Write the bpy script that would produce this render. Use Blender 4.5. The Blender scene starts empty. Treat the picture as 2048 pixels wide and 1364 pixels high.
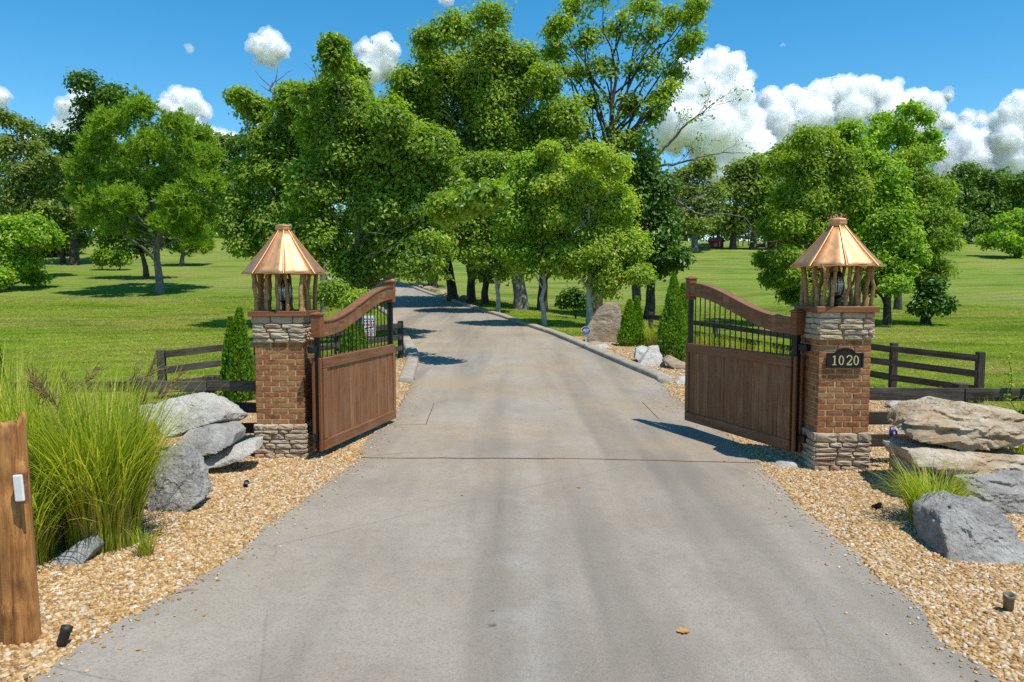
import bpy, bmesh, math
import numpy as np
from mathutils import Vector, Matrix

# ------------------------------------------------------------------ camera, sky, sun, exposure
scn = bpy.context.scene
COL = scn.collection
CAM_H, FPX, CX, CY, HOR = 2.15, 1550.0, 1024.0, 682.0, 575.0
PITCH = math.atan((CY - HOR) / FPX)
cam_d = bpy.data.cameras.new('camera'); cam = bpy.data.objects.new('camera', cam_d); COL.objects.link(cam)
cam_d.sensor_width = 36.0; cam_d.lens = 36.0 * FPX / 2048.0
cam_d.clip_start = 0.1; cam_d.clip_end = 12000
cam.location = (0, 0, CAM_H); cam.rotation_euler = (math.pi / 2 - PITCH, 0, 0)
scn.camera = cam

SUN_EL, SUN_AZ = math.radians(67), math.radians(134)      # azimuth clockwise from +Y
SUN = Vector((math.sin(SUN_AZ) * math.cos(SUN_EL), math.cos(SUN_AZ) * math.cos(SUN_EL), math.sin(SUN_EL)))
world = bpy.data.worlds.new('World'); scn.world = world; world.use_nodes = True
wn = world.node_tree; wn.nodes.clear()
sky = wn.nodes.new('ShaderNodeTexSky'); sky.sky_type = 'NISHITA'; sky.sun_disc = False
sky.sun_elevation = SUN_EL; sky.sun_rotation = SUN_AZ
sky.altitude = 300; sky.air_density = 1.0; sky.dust_density = 0.15; sky.ozone_density = 3.0
hsv = wn.nodes.new('ShaderNodeHueSaturation'); hsv.inputs['Saturation'].default_value = 1.38
hsv.inputs['Hue'].default_value = 0.488
bg = wn.nodes.new('ShaderNodeBackground'); bg.inputs['Strength'].default_value = 0.145
wo = wn.nodes.new('ShaderNodeOutputWorld')
wn.links.new(sky.outputs[0], hsv.inputs['Color']); wn.links.new(hsv.outputs[0], bg.inputs['Color']); wn.links.new(bg.outputs[0], wo.inputs['Surface'])
sun_d = bpy.data.lights.new('sun', 'SUN'); sun_d.energy = 4.6; sun_d.angle = math.radians(0.55); sun_d.color = (1.0, 0.955, 0.88)
sun = bpy.data.objects.new('sun', sun_d); COL.objects.link(sun)
sun.rotation_euler = (-SUN).to_track_quat('-Z', 'Y').to_euler()
vs = scn.view_settings
vs.view_transform = 'Standard'; vs.look = 'None'; vs.exposure = 0.25; vs.gamma = 1.0; vs.use_curve_mapping = False
scn.render.engine = 'CYCLES'
scn.cycles.use_denoising = False
scn.cycles.max_bounces = 12; scn.cycles.diffuse_bounces = 4; scn.cycles.glossy_bounces = 3; scn.cycles.transmission_bounces = 6; scn.cycles.volume_bounces = 4; scn.cycles.transparent_max_bounces = 16
scn.cycles.caustics_reflective = False; scn.cycles.caustics_refractive = False

# ------------------------------------------------------------------ numeric helpers
CT, ST = math.cos(PITCH), math.sin(PITCH)
def P(px, py, Y):
    """world point on the sight line of a photo pixel at forward distance Y"""
    u, v = (px - CX) / FPX, (CY - py) / FPX
    t = Y / (CT + v * ST)
    return np.array([u * t, Y, CAM_H + t * (v * CT - ST)])

def smooth01(x): x = np.clip(x, 0, 1); return x * x * (3 - 2 * x)
def _h(ix, iy, iz, s):
    n = (ix * 374761393 + iy * 668265263 + iz * 2147483647 + s * 1274126177) & 0xffffffff
    n = ((n ^ (n >> 13)) * 1274126177) & 0xffffffff
    n = ((n ^ (n >> 16)) * 2246822519) & 0xffffffff
    return ((n ^ (n >> 15)) & 0xffff) / 65535.0
def vnoise(p, seed=0):
    p = np.asarray(p, float); i = np.floor(p).astype(np.int64); f = p - i; f = f * f * (3 - 2 * f)
    x, y, z = i[:, 0], i[:, 1], i[:, 2]; r = 0
    for dx in (0, 1):
        for dy in (0, 1):
            for dz in (0, 1):
                w = (f[:, 0] if dx else 1 - f[:, 0]) * (f[:, 1] if dy else 1 - f[:, 1]) * (f[:, 2] if dz else 1 - f[:, 2])
                r = r + w * _h(x + dx, y + dy, z + dz, seed)
    return r * 2 - 1
def fbm(p, octv=4, seed=0, gain=.5):
    p = np.asarray(p, float); a, s, r = 1., 0., 0
    for k in range(octv):
        r = r + a * vnoise(p * (2 ** k) + 17.3 * k, seed + k); s += a; a *= gain
    return r / s
def unit(v): return v / np.maximum(np.linalg.norm(v, axis=-1, keepdims=True), 1e-9)

# terrain: three cross profiles blended sideways from the drive
def _prof(pts):
    ys = np.arange(-60, 3200, .5); z = np.interp(ys, [p[0] for p in pts], [p[1] for p in pts])
    k = np.exp(-.5 * (np.arange(-14, 15) / 5.) ** 2); k /= k.sum()
    zp = np.pad(z, 14, mode='edge'); return ys, np.convolve(zp, k, 'valid')
PC = _prof([(-60, 0), (13, 0), (18, .15), (22, .35), (32, .68), (40, 1.05), (50, 1.65), (60, 2.5), (70, 3.5), (110, 8.2), (150, 12), (220, 15), (500, 16), (3200, 16)])
PR = _prof([(-60, 0), (11, 0), (15, -.22), (24, .02), (37, .28), (45, .55), (60, 2.1), (80, 4.6), (100, 7.3), (140, 10.5), (220, 13), (500, 16), (3200, 16)])
PL = _prof([(-60, 0), (11, 0), (15, -.08), (25, .2), (40, .9), (52, 1.75), (75, 4.3), (110, 9.2), (150, 12.5), (220, 15), (500, 16), (3200, 16)])
def _edge_pts(px):
    o = []
    for a, b, z in px:
        u, v = (a - CX) / FPX, (CY - b) / FPX
        t = (z - CAM_H) / (v * CT - ST); o.append((t * (CT + v * ST), u * t))
    return o
EL = [(-30, -2.9), (0, -2.55)] + _edge_pts([(58, 1364, 0), (170, 1299, 0), (285, 1232, 0), (373, 1181, 0), (455, 1129, 0), (520, 1071, 0), (640, 983, 0), (713, 931, 0), (745, 873, 0), (786, 841, 0)]) + [(16.7, -2.14), (20.5, -2.45), (25, -3.3), (31, -4.6), (35, -5.3), (45, -8.1), (55, -11.6), (66, -16)]
ER = [(-30, 2.9), (0, 2.65)] + _edge_pts([(1985, 1364, 0), (1915, 1314, 0), (1860, 1269, 0), (1830, 1220, 0), (1775, 1175, 0), (1718, 1123, 0), (1678, 1087, 0), (1648, 1056, 0), (1538, 961, 0), (1518, 931, 0), (1470, 885, 0), (1421, 853, 0), (1362, 812, 0)]) + [(16.7, 3.15), (21, 2.35), (27, 1.3), (35, -.6), (45, -3.6), (55, -7.0), (66, -11.5)]
EL.sort(); ER.sort()
def dl(Y): return np.interp(Y, [p[0] for p in EL], [p[1] for p in EL])
def dr(Y): return np.interp(Y, [p[0] for p in ER], [p[1] for p in ER])
def ground(X, Y):
    X = np.asarray(X, float); Y = np.asarray(Y, float)
    c, r, l = np.interp(Y, *PC), np.interp(Y, *PR), np.interp(Y, *PL)
    wr = smooth01((X - dr(Y) - 1.5) / 6.); wl = smooth01((dl(Y) - 1.0 - X) / 5.)
    z = c * (1 - wr) * (1 - wl) + r * wr + l * wl
    return z + .05 * np.sin(X * .31 + Y * .13) * smooth01((Y - 22) / 20) * (wr + wl)
def gz(X, Y): return float(ground(X, Y))
def G(px, py):
    """ground point seen at a photo pixel"""
    u, v = (px - CX) / FPX, (CY - py) / FPX
    d = np.array([u, CT + v * ST, v * CT - ST]); t = 2.0
    while t < 400:
        p = d * t
        if CAM_H + p[2] <= gz(p[0], p[1]): break
        t += .02 if t < 30 else .1
    return np.array([d[0] * t, d[1] * t, gz(d[0] * t, d[1] * t)])

# ------------------------------------------------------------------ object helpers
def tag(o, label=None, cat=None, group=None, kind=None):
    if label: o['label'] = label
    if cat: o['category'] = cat
    if group: o['group'] = group
    if kind: o['kind'] = kind
    return o
def empty(name, loc=(0, 0, 0), rz=0.0):
    o = bpy.data.objects.new(name, None); COL.objects.link(o); o.location = loc; o.rotation_euler = (0, 0, rz); o.empty_display_size = .1
    return o
def link(name, me, mat=None, parent=None, loc=None, rot=None, scale=None):
    o = bpy.data.objects.new(name, me); COL.objects.link(o)
    if mat is not None and len(me.materials) == 0: me.materials.append(mat)
    if parent is not None: o.parent = parent
    if loc is not None: o.location = loc
    if rot is not None: o.rotation_euler = rot
    if scale is not None: o.scale = scale
    return o
def npmesh(name, V, F, smooth=False):
    """V (n,3), F (m,k) all faces with k corners"""
    V = np.ascontiguousarray(V, np.float32); F = np.ascontiguousarray(F, np.int32)
    me = bpy.data.meshes.new(name); k = F.shape[1]
    me.vertices.add(len(V)); me.vertices.foreach_set('co', V.ravel())
    me.loops.add(F.size); me.loops.foreach_set('vertex_index', F.ravel())
    me.polygons.add(len(F)); me.polygons.foreach_set('loop_start', np.arange(0, F.size, k, dtype=np.int32))
    try: me.polygons.foreach_set('loop_total', np.full(len(F), k, np.int32))
    except Exception: pass
    me.polygons.foreach_set('use_smooth', np.full(len(F), smooth, bool))
    me.update(calc_edges=True); return me
def pymesh(name, V, F, smooth=False):
    me = bpy.data.meshes.new(name); me.from_pydata([tuple(map(float, v)) for v in V], [], F)
    if smooth:
        for p in me.polygons: p.use_smooth = True
    me.update(); return me
def bmesh_to(name, bm, smooth=False):
    bmesh.ops.recalc_face_normals(bm, faces=bm.faces)
    me = bpy.data.meshes.new(name); bm.to_mesh(me); bm.free()
    if smooth:
        for p in me.polygons: p.use_smooth = True
    return me
_boxes = {}
def boxmesh(sx, sy, sz, bev=.004, key=''):
    k = (round(sx, 4), round(sy, 4), round(sz, 4), bev, key)
    if k not in _boxes:
        bm = bmesh.new(); bmesh.ops.create_cube(bm, size=1)
        for v in bm.verts: v.co = Vector((v.co.x * sx, v.co.y * sy, v.co.z * sz))
        if bev: bmesh.ops.bevel(bm, geom=bm.edges[:], offset=min(bev, .3 * min(sx, sy, sz)), segments=1, affect='EDGES')
        _boxes[k] = bmesh_to('box', bm)
    return _boxes[k]
def box(name, parent, size, loc, mat, rot=None, bev=.004):
    return link(name, boxmesh(*size, bev, mat.name), mat, parent, loc, rot)
def board(name, parent, p0, p1, w, t, mat, up=(0, 0, 1), bev=.006):
    """a board whose own X axis runs p0 -> p1, w along up, t across"""
    p0, p1 = Vector(p0), Vector(p1); d = p1 - p0; L = d.length; x = d / L
    up = Vector(up); y = up.cross(x).normalized(); z = x.cross(y)
    o = link(name, boxmesh(L, t, w, bev, mat.name), mat, parent)
    M = Matrix((x, y, z)).transposed().to_4x4(); M.translation = (p0 + p1) / 2
    o.matrix_local = M; return o
def tube(pts, rad, sides=6, cap=True):
    """arrays (V,F quads) of a tapered tube along pts"""
    pts = np.asarray(pts, float); n = len(pts); rad = np.broadcast_to(np.asarray(rad, float), (n,))
    tg = unit(np.gradient(pts, axis=0)); ref = np.array([0.31, .2, .93]) if abs(tg[0, 2]) < .8 else np.array([1., .1, 0])
    a = unit(np.cross(tg, ref)); b = np.cross(tg, a)
    th = np.arange(sides) * 2 * math.pi / sides
    V = (pts[:, None, :] + rad[:, None, None] * (np.cos(th)[None, :, None] * a[:, None, :] + np.sin(th)[None, :, None] * b[:, None, :])).reshape(-1, 3)
    i = np.arange(n - 1)[:, None] * sides; j = np.arange(sides)[None, :]; j2 = (j + 1) % sides
    F = np.stack([i + j, i + j2, i + sides + j2, i + sides + j], -1).reshape(-1, 4)
    return V, F
def merge(parts):
    Vs, Fs, o = [], [], 0
    for V, F in parts: Vs.append(V); Fs.append(F + o); o += len(V)
    return np.concatenate(Vs), np.concatenate(Fs)
def lathe(profile, sides=24):
    pr = np.asarray(profile, float); n = len(pr); th = np.arange(sides) * 2 * math.pi / sides
    V = np.stack([pr[:, None, 0] * np.cos(th), pr[:, None, 0] * np.sin(th), np.broadcast_to(pr[:, None, 1], (n, sides))], -1).reshape(-1, 3)
    i = np.arange(n - 1)[:, None] * sides; j = np.arange(sides)[None, :]; j2 = (j + 1) % sides
    return V, np.stack([i + j, i + j2, i + sides + j2, i + sides + j], -1).reshape(-1, 4)

# ------------------------------------------------------------------ materials
class NM:
    def __init__(s, name):
        s.m = bpy.data.materials.new(name); s.m.use_nodes = True; s.t = s.m.node_tree; s.t.nodes.clear()
        s.out = s.t.nodes.new('ShaderNodeOutputMaterial'); s._c = None
    def n(s, typ, ins=None, **props):
        nd = s.t.nodes.new('ShaderNode' + typ)
        for k, v in props.items(): setattr(nd, k, v)
        for k, v in (ins or {}).items(): s.put(nd.inputs[k], v)
        return nd
    def put(s, sock, v):
        if hasattr(v, 'is_output'): s.t.links.new(v, sock)
        elif hasattr(v, 'outputs'): s.t.links.new(v.outputs[0], sock)
        else:
            if isinstance(v, tuple) and len(v) == 3 and sock.type == 'RGBA': v = v + (1.,)
            sock.default_value = v
    def obj(s): 
        if s._c is None: s._c = s.n('TexCoord')
        return s._c.outputs['Object']
    def mapping(s, scale=(1, 1, 1), loc=(0, 0, 0), rot=(0, 0, 0), vec=None):
        return s.n('Mapping', {'Vector': vec or s.obj(), 'Scale': scale, 'Location': loc, 'Rotation': rot}).outputs[0]
    def noise(s, scale, detail=4, rough=.55, vec=None, dist=0.0):
        return s.n('TexNoise', {'Vector': vec or s.obj(), 'Scale': scale, 'Detail': detail, 'Roughness': rough, 'Distortion': dist}).outputs[0]
    def ramp(s, fac, stops, interp='LINEAR'):
        r = s.n('ValToRGB', {'Fac': fac}); e = r.color_ramp.elements; r.color_ramp.interpolation = interp
        while len(e) < len(stops): e.new(.5)
        for k, (p, c) in enumerate(stops):
            e[k].position = p; e[k].color = (c, c, c, 1) if isinstance(c, (int, float)) else (*c, 1)
        return r.outputs[0]
    def mix(s, fac, a, b, mode='MIX'):
        m = s.n('Mix', data_type='RGBA', blend_type=mode); s.put(m.inputs[0], fac); s.put(m.inputs[6], a); s.put(m.inputs[7], b); return m.outputs[2]
    def math(s, op, a, b=0.0, clamp=False):
        m = s.n('Math', operation=op, use_clamp=clamp); s.put(m.inputs[0], a); s.put(m.inputs[1], b); return m.outputs[0]
    def rand(s): return s.n('ObjectInfo').outputs['Random']
    def island(s): return s.n('NewGeometry').outputs['Random Per Island']
    def rvec(s, k=37.0):
        """object coordinates shifted by a random amount per object"""
        r = s.math('MULTIPLY', s.rand(), k)
        c = s.n('CombineXYZ', {'X': r, 'Y': r, 'Z': r}); a = s.n('VectorMath', operation='ADD'); s.put(a.inputs[0], s.obj()); s.put(a.inputs[1], c.outputs[0]); return a.outputs[0]
    def bump(s, h, strength=.5, dist=.01): return s.n('Bump', {'Height': h, 'Strength': strength, 'Distance': dist}).outputs[0]
    def pbr(s, col, rough=.8, metal=0.0, normal=None, spec=.3, **kw):
        b = s.n('BsdfPrincipled', {'Base Color': col, 'Roughness': rough, 'Metallic': metal, 'Specular IOR Level': spec})
        if normal is not None: s.put(b.inputs['Normal'], normal)
        for k, v in kw.items(): s.put(b.inputs[k], v)
        s.t.links.new(b.outputs[0], s.out.inputs[0]); return s.m

def m_asphalt():
    N = NM('asphalt')
    base = N.ramp(N.noise(.55, 5, .6), [(.3, (.275, .228, .174)), (.5, (.325, .275, .214)), (.72, (.365, .315, .25))])
    trk = N.noise(1.0, 3, .5, N.mapping((1.15, .07, 1)))
    c = N.mix(N.ramp(trk, [(.37, .75), (.54, 0.)]), base, (.18, .155, .126))
    c = N.mix(N.ramp(N.noise(1.0, 4, .6, N.mapping((1.7, .16, 1), (3.1, 0, 0))), [(.56, 0.), (.72, .4)]), c, (.36, .335, .30))
    # worn pale strip down the middle
    sx = N.n('SeparateXYZ', {0: N.obj()})
    wob = N.math('MULTIPLY', N.math('SUBTRACT', N.noise(.8, 3), .5), .9)
    mid = N.math('ABSOLUTE', N.math('SUBTRACT', N.math('ADD', sx.outputs[0], wob), .15))
    c = N.mix(N.math('MULTIPLY', N.ramp(mid, [(.0, .55), (.3, 0.)]), N.ramp(N.noise(1.6, 5, .65), [(.42, 0.), (.66, .75)])), c, (.40, .375, .34))
    # sand washed over the drive from the gate on
    dust = N.math('MULTIPLY', N.ramp(N.math('MULTIPLY', sx.outputs[1], .02), [(.13, 0.), (.20, .55), (.34, .75), (.6, .3)]), N.ramp(N.noise(.42, 5, .62), [(.42, 0.), (.66, 1.)]))
    c = N.mix(dust, c, (.37, .27, .155))
    c = N.mix(N.ramp(N.noise(55, 3, .7), [(.36, .4), (.5, 0.)]), c, (.13, .118, .10)); c = N.mix(N.ramp(N.noise(1.9, 6, .7, N.mapping((1, .22, 1), (4, 4, 0))), [(.34, .28), (.5, 0.)]), c, (.185, .163, .135))
    c = N.mix(N.ramp(N.noise(80, 2, .6, N.mapping((1, 1, 1), (7, 3, 1))), [(.62, 0.), (.72, .3)]), c, (.48, .45, .40))
    hc = N.n('TexVoronoi', {'Vector': N.mix(.07, N.obj(), N.n('TexNoise', {'Vector': N.obj(), 'Scale': 2.5, 'Detail': 4.}).outputs[1]), 'Scale': .42}, feature='DISTANCE_TO_EDGE')
    c = N.mix(N.math('MULTIPLY', N.ramp(hc.outputs[0], [(.0, .5), (.004, 0.)]), N.ramp(N.noise(.5, 3, .5, N.mapping(loc=(2, 9, 0))), [(.5, 0.), (.6, 1.)])), c, (.10, .085, .07))
    c = N.mix(N.ramp(N.noise(7, 4, .65), [(.35, .22), (.5, 0.)]), c, (.19, .165, .14))
    for (a, b, r) in ((984, 1230, .030), (985, 1262, .035), (978, 1252, .02), (932, 1228, .017), (903, 1213, .018), (1167, 1177, .028), (1000, 1180, .012), (1065, 1062, .018), (993, 1258, .012), (1258, 1078, .014)):
        q = G(a, b); d = N.n('VectorMath', operation='DISTANCE'); N.put(d.inputs[0], N.obj()); d.inputs[1].default_value = tuple(q)
        dd = N.math('ADD', d.outputs[1], N.math('MULTIPLY', N.math('SUBTRACT', N.noise(30, 2), .5), .03))
        c = N.mix(N.ramp(dd, [(r * .8, .85), (r * 1.3, 0.)]), c, (.045, .042, .04))
    h = N.math('ADD', N.noise(75, 3, .7), N.math('MULTIPLY', N.n('TexVoronoi', {'Vector': N.obj(), 'Scale': 120.}).outputs[0], .7))
    return N.pbr(c, .88, normal=N.bump(h, .75, .006), spec=.25)
def lawn_colour(N, vec):
    c = N.ramp(N.noise(.10, 5, .62, vec), [(.3, (.125, .225, .018)), (.5, (.195, .28, .030)), (.7, (.27, .30, .058))])
    st = N.noise(1.0, 4, .6, N.mapping((.16, .9, 1), (0, 0, 0), (0, 0, .18), vec))
    c = N.mix(N.ramp(st, [(.46, 0.), (.70, .8)]), c, (.31, .25, .10))
    c = N.mix(N.ramp(N.noise(1., 5, .65, N.mapping((.05, .22, 1), (9, 4, 0), (0, 0, -.1), vec)), [(.5, 0.), (.7, .65)]), c, (.30, .265, .105))
    mow = N.n('TexWave', {'Vector': N.mapping((1, 1, 1), rot=(0, 0, 1.25), vec=vec), 'Scale': .22, 'Distortion': 2.5, 'Detail': 2., 'Detail Scale': .4}).outputs[1]
    c = N.mix(N.math('MULTIPLY', mow, .28), c, (.085, .155, .012))
    return N.mix(N.ramp(N.noise(.45, 4, .6, N.mapping((.4, 1, 1), (5, 2, 0), vec=vec)), [(.33, .7), (.5, 0.)]), c, (.075, .15, .012))
def m_lawn():
    N = NM('lawn'); c = lawn_colour(N, N.obj())
    c = N.mix(.5, c, N.mix(1., c, N.ramp(N.noise(9, 4, .7), [(.3, (.45, .5, .4)), (.5, (1., 1., 1.)), (.72, (1.7, 1.45, 2.))]), 'MULTIPLY'))
    h = N.math('ADD', N.noise(14, 5, .75), N.math('MULTIPLY', N.noise(60, 2, .7), .6))
    return N.pbr(c, .95, normal=N.bump(h, 1., .06), spec=.08)
def m_turf():
    N = NM('turf_blades'); c = lawn_colour(N, N.n('NewGeometry').outputs['Position'])
    c = N.mix(1., c, N.ramp(N.island(), [(0., (1.15, 1.2, 1.)), (.6, (1.85, 1.75, 1.5)), (1., (2.5, 2.0, 2.6))]), 'MULTIPLY')
    d = N.n('BsdfDiffuse', {'Color': c}); t = N.n('BsdfTranslucent', {'Color': c}); m = N.n('MixShader', {0: .42}); N.put(m.inputs[1], d); N.put(m.inputs[2], t); N.t.links.new(m.outputs[0], N.out.inputs[0]); return N.m
def m_gravelbed():
    N = NM('gravel_bed')
    v = N.n('TexVoronoi', {'Vector': N.obj(), 'Scale': 38.})
    c = N.ramp(v.outputs['Color'], [(.15, (.34, .19, .06)), (.5, (.50, .32, .13)), (.8, (.62, .47, .28))])
    c = N.mix(N.ramp(v.outputs[0], [(.2, 0.), (.65, .5)]), c, (.14, .085, .035))
    return N.pbr(c, .9, normal=N.bump(N.math('MULTIPLY', v.outputs[0], -1.), 1., .012), spec=.2)
def m_pebble():
    N = NM('pebble')
    c = N.ramp(N.rand(), [(0, (.20, .105, .035)), (.22, (.36, .20, .065)), (.45, (.47, .29, .11)), (.66, (.54, .37, .175)), (.82, (.62, .50, .33)), (.93, (.38, .34, .29)), (1., (.76, .70, .60))])
    c = N.mix(N.ramp(N.noise(60, 3, .6, N.rvec()), [(.4, 0.), (.7, .45)]), c, (.34, .17, .05))
    return N.pbr(c, .6, spec=.35)
def m_brick():
    N = NM('brick'); v = N.rvec()
    c = N.ramp(N.rand(), [(0, (.20, .062, .024)), (.3, (.29, .092, .034)), (.62, (.36, .125, .047)), (.85, (.40, .175, .07)), (1, (.33, .17, .08))])
    c = N.mix(N.ramp(N.noise(16, 5, .65, v), [(.42, 0.), (.72, .8)]), c, (.42, .27, .125))
    c = N.mix(N.ramp(N.noise(42, 3, .6, v), [(.3, .6), (.48, 0.)]), c, (.095, .035, .02))
    return N.pbr(c, .9, normal=N.bump(N.noise(70, 5, .7, v), .55, .006), spec=.15)
def m_mortar():
    N = NM('mortar')
    c = N.ramp(N.noise(25, 4, .6), [(.3, (.40, .28, .135)), (.7, (.54, .41, .235))])
    return N.pbr(c, .95, normal=N.bump(N.noise(120, 3, .7), .6, .004), spec=.1)
def m_stone():
    N = NM('ledgestone'); v = N.rvec()
    c = N.ramp(N.rand(), [(0, (.50, .37, .22)), (.25, (.60, .47, .31)), (.5, (.53, .39, .24)), (.7, (.44, .35, .26)), (.8, (.66, .55, .41)), (.9, (.46, .24, .15)), (.96, (.26, .22, .20)), (1, (.58, .42, .24))])
    c = N.mix(N.ramp(N.noise(9, 5, .65, v), [(.4, 0.), (.75, .6)]), c, (.68, .58, .45))
    c = N.mix(N.ramp(N.noise(22, 5, .7, v), [(.3, .55), (.47, 0.)]), c, (.20, .15, .10))
    return N.pbr(c, .92, normal=N.bump(N.noise(38, 6, .7, v), .9, .012), spec=.15)
def m_wood(name, c0, c1, c2, rough=.65, streak=(.10, .05, .025), wear=(.30, .22, .16), wearamt=.3, spec=.3, bumpd=.004):
    """sawn timber, the grain along the board's own X"""
    N = NM(name); v = N.rvec()
    g = N.noise(1., 5, .65, N.mapping((1.1, 26, 26), vec=v), .6)
    c = N.ramp(g, [(.28, c0), (.5, c1), (.72, c2)])
    c = N.mix(N.ramp(N.noise(1., 4, .6, N.mapping((.7, 60, 60), vec=v)), [(.33, .8), (.46, 0.)]), c, streak)
    c = N.mix(N.math('MULTIPLY', N.ramp(N.noise(1., 4, .65, N.mapping((2.2, 5, 5), vec=v)), [(.45, 0.), (.7, 1.)]), wearamt), c, wear)
    kn = N.n('TexVoronoi', {'Vector': N.mapping((3.2, 9, 9), vec=v), 'Scale': 1.})
    c = N.mix(N.ramp(kn.outputs[0], [(.03, .8), (.10, 0.)]), c, streak)
    h = N.math('ADD', g, N.math('MULTIPLY', N.noise(1., 3, .6, N.mapping((1, 90, 90), vec=v)), .6))
    b = N.mix(N.math('MULTIPLY', N.rand(), .55), c, tuple(x * .62 for x in c1))
    return N.pbr(b, rough, normal=N.bump(h, .6, bumpd), spec=spec)
def m_plain(name, c, rough=.6, metal=0., spec=.4, bump=0., bs=60, var=.15):
    N = NM(name)
    col = N.mix(N.ramp(N.noise(bs * .3, 4, .6), [(.35, 0.), (.7, 1.)]), c, tuple(max(0, x * (1 - var * 2)) for x in c))
    nm = N.bump(N.noise(bs, 4, .6), bump, .003) if bump else None
    return N.pbr(col, rough, metal, nm, spec)
def m_copper():
    N = NM('copper'); v = N.rvec()
    c = N.mix(N.ramp(N.noise(5, 4, .6, v), [(.35, 0.), (.7, .6)]), (.78, .42, .20), (.66, .31, .13))
    h = N.noise(4.5, 2, .5, v)
    r = N.ramp(N.noise(7, 3, .6, v), [(.3, .44), (.7, .58)])
    return N.pbr(c, r, .9, N.bump(h, .25, .03), .5)
def m_concrete():
    N = NM('kerb_concrete')
    c = N.ramp(N.noise(2.2, 5, .65), [(.3, (.25, .215, .16)), (.55, (.35, .305, .235)), (.75, (.42, .375, .30))])
    c = N.mix(N.ramp(N.noise(20, 4, .7), [(.32, .55), (.46, 0.)]), c, (.16, .145, .115))
    return N.pbr(c, .93, normal=N.bump(N.noise(40, 5, .7), .7, .008), spec=.15)
def m_rock(name, a, b, d, stain=(.33, .20, .085), stain_amt=.5, stretch=(1, 1, 1), sc=3.0):
    N = NM(name); v = N.rvec(11.)
    c = N.ramp(N.noise(sc, 6, .68, N.mapping(stretch, vec=v), .4), [(.28, a), (.5, b), (.72, d)])
    c = N.mix(N.math('MULTIPLY', N.ramp(N.noise(1.3, 4, .6, N.mapping(stretch, (4, 2, 9), vec=v)), [(.46, 0.), (.66, 1.)]), stain_amt), c, stain)
    cr = N.n('TexVoronoi', {'Vector': N.mapping(stretch, vec=v), 'Scale': sc * 1.1}, feature='DISTANCE_TO_EDGE')
    c = N.mix(N.ramp(N.noise(26, 5, .7, v), [(.3, .5), (.46, 0.)]), c, tuple(x * .5 for x in a))
    c = N.mix(N.ramp(N.noise(17, 4, .7, N.mapping(loc=(3, 1, 7), vec=v)), [(.6, 0.), (.72, .5)]), c, tuple(min(.8, x * 1.35) for x in d))
    h = N.math('ADD', N.noise(sc * 3, 7, .72, N.mapping(stretch, vec=v)), N.math('MULTIPLY', N.noise(sc * 12, 5, .75, v), .35))
    return N.pbr(c, .93, normal=N.bump(h, .9, .05), spec=.15)
def m_bark(name, a, b, lichen=(.4, .4, .37), amt=.3):
    N = NM(name)
    g = N.noise(1., 5, .65, N.mapping((9, 9, 1.6)), .8)
    c = N.ramp(g, [(.3, a), (.7, b)])
    c = N.mix(N.math('MULTIPLY', N.ramp(N.noise(3.5, 4, .6), [(.5, 0.), (.65, 1.)]), amt), c, lichen)
    return N.pbr(c, .95, normal=N.bump(g, 1., .03), spec=.1)
def m_leaf(name, cols, trans=.5, tcol=1.45, gloss=.035, val=2.0):
    N = NM(name)
    c = N.ramp(N.island(), [(k / (len(cols) - 1), tuple(x * val for x in q)) for k, q in enumerate(cols)])
    c = N.mix(N.ramp(N.noise(.55, 3, .6), [(.35, .4), (.6, 0.)]), c, tuple(x * .9 * val for x in cols[0])); c = N.mix(N.ramp(N.noise(.9, 3, .6, N.mapping(loc=(3, 8, 1))), [(.42, 0.), (.7, .55)]), c, N.mix(1., c, (1.38, 1.18, 1.1), 'MULTIPLY')); c = N.mix(1., c, (1.17, 1.04, .8), 'MULTIPLY')
    d = N.n('BsdfDiffuse', {'Color': c})
    t = N.n('BsdfTranslucent', {'Color': N.mix(1., c, (1.1 * tcol, 1.2 * tcol, .6 * tcol), 'MULTIPLY')})
    g = N.n('BsdfGlossy', {'Color': (.9, .95, .85), 'Roughness': .5})
    m1 = N.n('MixShader', {0: trans}); N.put(m1.inputs[1], d); N.put(m1.inputs[2], t)
    m2 = N.n('MixShader', {0: gloss}); N.put(m2.inputs[1], m1); N.put(m2.inputs[2], g)
    N.t.links.new(m2.outputs[0], N.out.inputs[0]); return N.m
def m_glass():
    N = NM('lamp_glass')
    g = N.n('BsdfGlossy', {'Color': (.9, .92, .95), 'Roughness': .12}); t = N.n('BsdfTransparent', {'Color': (.86, .88, .86)})
    m = N.n('MixShader', {0: .22}); N.put(m.inputs[1], t); N.put(m.inputs[2], g); N.t.links.new(m.outputs[0], N.out.inputs[0]); return N.m
def m_cloud():
    N = NM('cloud_body')
    return N.pbr((.97, .97, .975), 1., spec=0., **{'Subsurface Weight': 1., 'Subsurface Radius': (1., 1., 1.), 'Subsurface Scale': 75.})
def m_vapour(density):
    N = NM('cloud_vapour'); v = N.n('VolumeScatter', {'Color': (1., 1., 1.), 'Density': density, 'Anisotropy': 0.})
    N.t.links.new(v.outputs[0], N.out.inputs['Volume']); return N.m

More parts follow.
